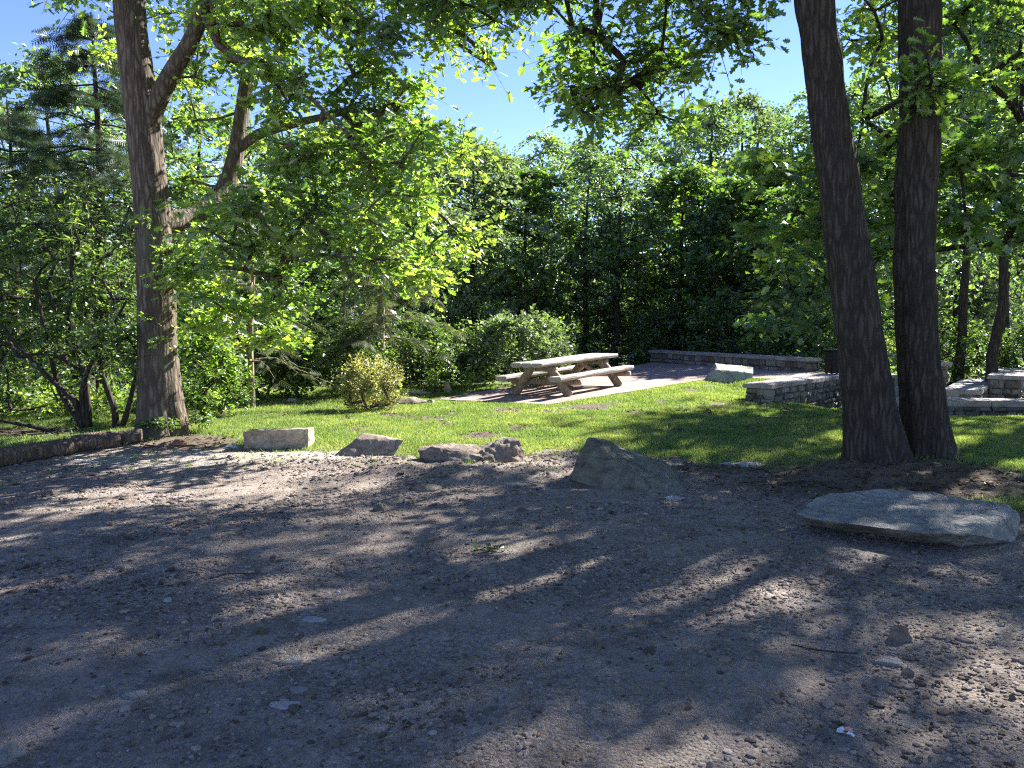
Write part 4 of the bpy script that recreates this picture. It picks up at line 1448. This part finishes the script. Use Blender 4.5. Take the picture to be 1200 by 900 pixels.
flat_stone('stone', 'small dark stone lying alone on the gravel below the brown pointed rock', 444, 598, 15, .055, .8, 'grey_rock', 29, group=GG)
flat_stone('stone', 'round dark stone standing out of the gravel at the right', 1053, 752, 28, .075, .85, 'brown_rock', 30, group=GG)
flat_stone('flat_stone', 'flat grey stone just below the round dark stone', 1042, 778, 56, .016, .55, 'slab_rock', 31, group=GG)
flat_stone('stone', 'small brown stone at the lower right tip of the flat grey stone', 1064, 793, 16, .035, .8, 'brown_rock', 32, group=GG)
flat_stone('flat_stone', 'palest flat stone at the front of the gravel, left of the middle', 331, 829, 52, .012, .5, 'pale_rock', 33, group=GG)
flat_stone('flat_stone', 'pale flat stone right above the palest one', 349, 811, 30, .012, .6, 'slab_rock', 34, group=GG)
flat_stone('flat_stone', 'dull flat grey stone flush with the gravel above the two pale ones', 341, 776, 42, .012, .5, 'slab_rock', 35, group=GG)
flat_stone('flat_stone', 'dull flat grey stone flush with the gravel at the lower left', 158, 816, 40, .012, .55, 'slab_rock', 36, group=GG)
flat_stone('flat_stone', 'small flat stone left of the dull flush stone at the lower left', 117, 810, 18, .012, .7, 'slab_rock', 37, group=GG)
flat_stone('stone', 'grey stone cut by the bottom left corner of the picture', 8, 893, 50, .05, .8, 'slab_rock', 38, group=GG)
flat_stone('stone', 'pale pebble-sized stone in the middle of the left gravel', 197, 706, 12, .02, 1.2, 'pale_rock', 39, group=GG)
flat_stone('flat_stone', 'pale dusty flat stone flush with the gravel left of the middle', 365, 728, 40, .010, .5, 'pale_rock', 40, group=GG)
flat_stone('stone', 'dark stone lying on the front edge of the patio', 776, 452, 14, .07, .7, 'grey_rock', 41)
flat_stone('flat_stone', 'pale flat stone lying on the grass left of the pale stone block', 272, 524, 24, .03, .6, 'pale_rock', 42)
flat_stone('flat_stone', 'pale stone at the far edge of the lawn below the dark shrubs', 342, 472, 16, .08, .7, 'pale_rock', 43)

# edging logs
def log_obj(name, label, a, b, r, mat, seed, group=None):
    v, f = tube(np.array([a, (np.array(a) + np.array(b)) / 2 + [0, 0, .01], b]), [r, r * 1.04, r * .96], 20, rough=.10, seed=seed, ridge=.006, step=.05)
    c = v.mean(0)
    c[2] = v[:, 2].min()
    o = mk(name, v - c, f, M[mat], smooth=True)
    try:
        o.data.set_sharp_from_angle(angle=rad(50))
    except Exception:
        pass
    o.location = c
    return tag(o, label, 'log', group)


GL = 'edging logs at the left of the gravel'


def lp(px, py, up):
    q = G(px, py)
    return q + np.array([0, .07, up])


log_obj('edging_log', 'dark edging log running out of the left side of the picture', lp(-60, 556, .07), lp(81, 533, .09), .11, 'log_bark', 1, GL)
log_obj('edging_log', 'middle edging log lying under the branching shrub', lp(83, 531, .10), lp(135, 524, .09), .115, 'log_bark', 2, GL)
log_obj('edging_log', 'short lighter edging log ending at the oak trunk', lp(135, 523, .08), lp(164, 520, .09), .095, 'oak_bark', 3, GL)

# small things on the gravel
q = G(570, 646)
rng = np.random.default_rng(151)
(lv, lf, lt), seg = sprays(np.array([[0, 0, .03]]), .13, rng, twigs=7, per=3, size=.07, tmpl=T_OAK, flat=.15, droop=.1)
v, f = cones(seg[0], seg[1], np.full(len(seg[0]), .003), np.full(len(seg[0]), .0015), 4)
o = thing('leafy_sprig', 'fallen green oak sprig lying in the middle of the gravel', 'sprig', tuple(q))
mk('twig', v, f, M['dark_bark'], o)
mk('leaves', lv, lf, M['shrub_leaf'], o, tint=lt)
for i, (px, py, mat, s, lab) in enumerate([(993, 859, 'pink', .022, 'small pink paper scrap in the sunny spot at the lower right'), (985, 863, 'paper', .02, 'small white paper scrap touching the pink one'), (997, 866, 'paper', .015, 'tiny white paper scrap below the pink one')]):
    q = G(px, py)
    rg = np.random.default_rng(200 + i)
    k = 5
    gx, gy = np.meshgrid(np.linspace(-1, 1, k), np.linspace(-.6, .6, k))
    gz = rg.uniform(0, .5, (k, k))
    vv = np.stack([gx + rg.normal(0, .1, (k, k)), gy + rg.normal(0, .1, (k, k)), gz], -1).reshape(-1, 3) * s
    ii = np.arange(k * k).reshape(k, k)
    qq = np.stack([ii[:-1, :-1], ii[:-1, 1:], ii[1:, 1:], ii[1:, :-1]], -1).reshape(-1, 4)
    o = mk('paper_scrap', vv, [qq], M[mat])
    o.location = (q[0], q[1], q[2] + .008)
    o.rotation_euler = (0, 0, i * 1.1)
    tag(o, lab, 'paper scrap')
# fallen twigs
for i, (px, py, ln_, rz, lab) in enumerate([(276, 678, .16, .4, 'short curved twig on the gravel left of the middle'), (966, 766, .15, 2.9, 'thin twig on the gravel left of the round dark stone')]):
    q = G(px, py)
    v, f = tube(np.array([(-ln_, 0, .012), (-ln_ * .3, .03, .02), (ln_ * .4, .01, .015), (ln_, -.04, .012)]), [.004, .005, .004, .002], 7, rough=.2, seed=i, step=.02)
    o = mk('twig', v, f, M['dark_bark'], smooth=True)
    o.location = tuple(q)
    o.rotation_euler = (0, 0, rz)
    tag(o, lab, 'twig')

# ------------------------------------------------------------------ walls
print('walls')


def rubble_wall(label, a, b, th, z0, ztop, seed, cop=.09, over=.05, group='rubble walls of the terrace', name='stone_wall', course=.15, copname='coping', lens=(.10, .38)):
    """a,b: plan points of the centre line; z0 may be a function of u(0..1)"""
    rng = np.random.default_rng(seed)
    a, b = np.array(a, float), np.array(b, float)
    L = float(np.hypot(*(b - a)))
    ang = math.atan2(b[1] - a[1], b[0] - a[0])
    zb = min(z0, ztop - .2)
    o = thing(name, label, 'wall', (a[0], a[1], zb), ang, group)
    hh = ztop - cop - zb
    vs, fs, tt = [], [], []

    def add(v8, quads, tint):
        off = sum(len(q) for q in vs)
        vs.append(np.array(v8))
        for q in quads:
            fs.append([off + i for i in q])
            tt.append(tint)
    # mortar core
    i_ = .03
    c = [(i_, -th / 2 + i_, -.3), (L - i_, -th / 2 + i_, -.3), (L - i_, th / 2 - i_, -.3), (i_, th / 2 - i_, -.3)]
    c2 = [(x, y, hh) for x, y, _ in c]
    add(c + c2, [(0, 1, 5, 4), (1, 2, 6, 5), (2, 3, 7, 6), (3, 0, 4, 7), (4, 5, 6, 7)], .03)

    def face(length, place):
        z = -.25
        while z < hh - .03:
            ch = min(course * rng.uniform(.65, 1.4), hh - z)
            if hh - z - ch < .06:
                ch = hh - z
            u = 0.0
            while u < length - .01:
                w = min(rng.uniform(*lens), length - u)
                if length - u - w < .08:
                    w = length - u
                g = .010
                u0, u1, za, zb_ = u + g, u + w - g, z + g, z + ch - g
                j = lambda k=.026: rng.uniform(-k, k)
                out = [(u0 + j(), za + j()), (u1 + j(), za + j()), (u1 + j(), zb_ + j(.008)), (u0 + j(), zb_ + j(.008))]
                cu, cz = (u0 + u1) / 2 + j(.02), (za + zb_) / 2 + j(.02)
                inn = [(cu + (p - cu) * .72 + j(), cz + (q - cz) * .68 + j()) for p, q in out]
                pr = rng.uniform(.012, .075)
                v = [place(p, -.02, q) for p, q in out] + [place(p, pr * .5, q) for p, q in out] + [place(p, pr + j(.012), q) for p, q in inn]
                add(v, [(0, 1, 5, 4), (1, 2, 6, 5), (2, 3, 7, 6), (3, 0, 4, 7), (4, 5, 9, 8), (5, 6, 10, 9), (6, 7, 11, 10), (7, 4, 8, 11), (8, 9, 10, 11)], float(np.clip(rng.normal(.55, .25), 0, 1)))
                u += w
            z += ch
    k = th / 2 - .03
    face(L, lambda u, o_, z: (u, -k - o_, z))
    face(L, lambda u, o_, z: (L - u, k + o_, z))
    face(th, lambda u, o_, z: (.03 - o_, k + .03 - u, z))
    face(th, lambda u, o_, z: (L - .03 + o_, -k - .03 + u, z))
    mk('stonework', np.concatenate(vs), [np.array(fs)], M['wall_stone'], o, tint=np.array(tt))
    bm = bmesh.new()
    u = -over
    while u < L + over - .05:
        w = min(rng.uniform(.7, 1.15), L + over - u)
        if L + over - u - w < .3:
            w = L + over - u
        m = Matrix.Translation((u + w / 2, rng.uniform(-.008, .008), hh + cop / 2 + rng.uniform(-.004, .004))) @ Matrix.Diagonal((w - .010, th + 2 * over, cop, 1))
        bmesh.ops.create_cube(bm, size=1, matrix=m)
        u += w
    bmesh.ops.bevel(bm, geom=list(bm.edges), offset=.012, segments=2, affect='EDGES')
    from_bm(copname, bm, M['coping'], o)
    return o


rubble_wall('low rubble wall with pale coping running from the tilted boulder to behind the leaning trunk', (4.85, 15.2), (8.2, 19.0), .5, -.38, .46, 1, lens=(.07, .26), course=.12)
rubble_wall('long shaded back wall with flat coping along the far side of the patio', (4.95, 26.6), (7.75, 19.9), .45, .05, .78, 2)
rubble_wall('short piece of rubble wall seen in the gap between the pair of trunks', (8.25, 18.2), (9.75, 18.5), .5, -.45, .46, 3)
rubble_wall('square stone pillar right of the upright trunk, taller than the walls', (9.50, 17.9), (9.98, 17.95), .5, -.45, .78, 4, over=.06, name='stone_pillar')
rubble_wall('low front wall with a dark cap at the right edge, in the shade', (7.5, 15.3), (12.4, 14.7), .5, -.45, .17, 5, cop=.12)
rubble_wall('stepped side wall rising behind the low front wall at the right edge', (9.4, 16.1), (11.6, 19.2), .62, -.4, .27, 6)
rubble_wall('highest end of the stepped walls, cut by the right edge', (11.0, 17.2), (13.2, 20.3), .6, -.4, .50, 7)
q0 = np.array([8.7, 16.3])
bm = bmesh.new()
bmesh.ops.create_cube(bm, size=1, matrix=Matrix.Translation((8.95, 16.55, .02)) @ Matrix.Rotation(rad(8), 4, 'Z') @ Matrix.Diagonal((1.0, 1.0, .5, 1)))
bmesh.ops.bevel(bm, geom=list(bm.edges), offset=.02, segments=2, affect='EDGES')
tag(from_bm('stone_step', bm, M['coping']), 'flat broad stone step between the low front wall and the stepped wall', 'step')
# black box on the wall
t_ = 4.9 / 5.06
bx, by = 4.85 + (8.2 - 4.85) * .85, 15.2 + (19.0 - 15.2) * .85
box = thing('metal_box', 'upright black metal box on the wall beside the leaning trunk', 'box', (bx, by, .462), rad(12))
bm = bmesh.new()
bmesh.ops.create_cube(bm, size=1, matrix=Matrix.Translation((0, 0, .28)) @ Matrix.Diagonal((.36, .3, .52, 1)))
bmesh.ops.bevel(bm, geom=list(bm.edges), offset=.012, segments=2, affect='EDGES')
from_bm('body', bm, M['black_metal'], box)
bm = bmesh.new()
bmesh.ops.create_cube(bm, size=1, matrix=Matrix.Translation((0, 0, .565)) @ Matrix.Diagonal((.40, .34, .045, 1)))
bmesh.ops.bevel(bm, geom=list(bm.edges), offset=.01, segments=2, affect='EDGES')
from_bm('lid', bm, M['black_metal'], box)
for sx in (-.14, .14):
    for sy in (-.1, .1):
        bm = bmesh.new()
        bmesh.ops.create_cube(bm, size=1, matrix=Matrix.Translation((sx, sy, .011)) @ Matrix.Diagonal((.04, .04, .022, 1)))
        from_bm('foot', bm, M['black_metal'], box)

# ------------------------------------------------------------------ picnic table
print('table')
TA = rad(52)
tx, ty = 1.33, 18.15
pt = thing('picnic_table', 'heavy weathered log picnic table with two attached benches on the patio', 'picnic table', (tx, ty, float(patio_z(tx, ty))), TA)
pt.rotation_euler = (-.033, -.039, TA)


def plank(L, w, h, seed, c, wany=.02):
    """slab with waney long edges, x along length"""
    rg = np.random.default_rng(seed)
    n = 26
    xs_ = np.linspace(-L / 2, L / 2, n)
    ph = rg.uniform(0, 6, 4)
    ring = []
    for x in xs_:
        e0 = wany * (math.sin(x * 3 + ph[0]) + .5 * math.sin(x * 8 + ph[1]))
        e1 = wany * (math.sin(x * 2.6 + ph[2]) + .5 * math.sin(x * 7 + ph[3]))
        zz = .006 * math.sin(x * 2 + ph[1])
        a, b = -w / 2 + e0, w / 2 + e1
        ring.append([(x, a + .02, h / 2 + zz), (x, b - .02, h / 2 + zz), (x, b - .004, h / 2 - .02 + zz), (x, b, 0), (x, b - .02, -h / 2 * .7), (x, b - .06, -h / 2), (x, a + .06, -h / 2), (x, a + .02, -h / 2 * .7), (x, a, 0), (x, a + .004, h / 2 - .02 + zz)])
    v = np.array(ring).reshape(-1, 3) + np.array(c)
    k = 10
    i = np.arange(k)
    f = np.stack([i, (i + 1) % k, (i + 1) % k + k, i + k], -1)
    f = ((np.arange(n - 1) * k)[:, None, None] + f[None]).reshape(-1, 4)
    return v, [f[:, ::-1], np.arange(k)[None], (np.arange(k) + (n - 1) * k)[::-1][None]]


TOPZ = .75
parts = [plank(3.2 + .05 * s, .29, .10, 10 + s, (.03 * s, (s - 1) * .297, TOPZ - .05), .012) for s in range(3)]
v, f = join(parts)
mk('tabletop', v, f, M['timber'], pt)
for s in (-1, 1):
    v, f = plank(3.2, .30, .11, 20 + s, (.04 * s, s * .76, .45 - .055), .018)
    mk('bench_seat', v, f, M['timber'], pt)
for ex in (-1.08, 1.08):
    for s in (-1, 1):
        v, f = tube([(ex, s * .74, -.01), (ex, s * .46, .38), (ex, s * .20, TOPZ - .101)], [.10, .095, .085], 16, rough=.08, seed=ex * 3 + s, step=.06)
        mk('leg', v, f, M['leg_timber'], pt, smooth=True)
    v, f = tube([(ex + .17, -.95, .275), (ex + .17, 0, .27), (ex + .17, .95, .275)], [.062, .07, .062], 14, rough=.08, seed=4, step=.06)
    mk('crossbeam', v, f, M['leg_timber'], pt, smooth=True)
    v, f = tube([(ex + .02, -.42, TOPZ - .17), (ex + .02, .42, TOPZ - .17)], [.065, .065], 12, rough=.08, seed=6, step=.06)
    mk('top_cleat', v, f, M['leg_timber'], pt, smooth=True)
    sg = 1 if ex > 0 else -1
    v, f = tube([(ex + .17, 0, .30), (ex - sg * .62, 0, TOPZ - .12)], [.05, .05], 12, rough=.08, seed=9, step=.06)
    mk('brace', v, f, M['leg_timber'], pt, smooth=True)

# ------------------------------------------------------------------ light, sky, camera
SUN_AZ, SUN_EL = 45.0, 36.0
S = Vector((math.sin(rad(SUN_AZ)) * math.cos(rad(SUN_EL)), math.cos(rad(SUN_AZ)) * math.cos(rad(SUN_EL)), math.sin(rad(SUN_EL))))
ld = bpy.data.lights.new('sun', 'SUN')
ld.energy = 5.0
ld.angle = rad(.65)
ld.color = (1, .972, .925)
lo = bpy.data.objects.new('sun', ld)
lo.rotation_euler = S.to_track_quat('Z', 'Y').to_euler()
lo.location = (20, 20, 30)
COL.objects.link(lo)

w = bpy.data.worlds.new('World')
sc.world = w
w.use_nodes = True
nt = w.node_tree
nt.nodes.clear()
sky = nt.nodes.new('ShaderNodeTexSky')
sky.sky_type = 'NISHITA'
sky.sun_disc = False
sky.sun_elevation = rad(SUN_EL)
sky.sun_rotation = rad(SUN_AZ)
sky.air_density = 1.0
sky.air_density = .8
sky.dust_density = 0
sky.ozone_density = 1.6
bg = nt.nodes.new('ShaderNodeBackground')
bg.inputs['Strength'].default_value = .066
ow = nt.nodes.new('ShaderNodeOutputWorld')
hs = nt.nodes.new('ShaderNodeHueSaturation')
hs.inputs['Saturation'].default_value = 1.18
hs.inputs['Value'].default_value = 1.0
hs.inputs['Hue'].default_value = .521
nt.links.new(sky.outputs[0], hs.inputs['Color'])
nt.links.new(hs.outputs[0], bg.inputs[0])
nt.links.new(bg.outputs[0], ow.inputs[0])

cd = bpy.data.cameras.new('camera')
cd.sensor_width = 36
cd.sensor_fit = 'HORIZONTAL'
cd.lens = 36 * F / 1200
cd.clip_end = 600
cd.clip_start = .05
cam = bpy.data.objects.new('camera', cd)
cam.location = (0, 0, EYE)
cam.rotation_euler = (math.pi / 2 - TH, 0, 0)
COL.objects.link(cam)
sc.camera = cam

vs_ = sc.view_settings
vs_.view_transform = 'Standard'
vs_.look = 'None'
vs_.exposure = 2.3
vs_.gamma = 1
vs_.use_curve_mapping = False
cy = sc.cycles
cy.max_bounces = 8
cy.diffuse_bounces = 6
cy.glossy_bounces = 2
cy.transmission_bounces = 4
cy.use_denoising = False
cy.filter_width = 1.2
cy.sample_clamp_indirect = 8
print('done')
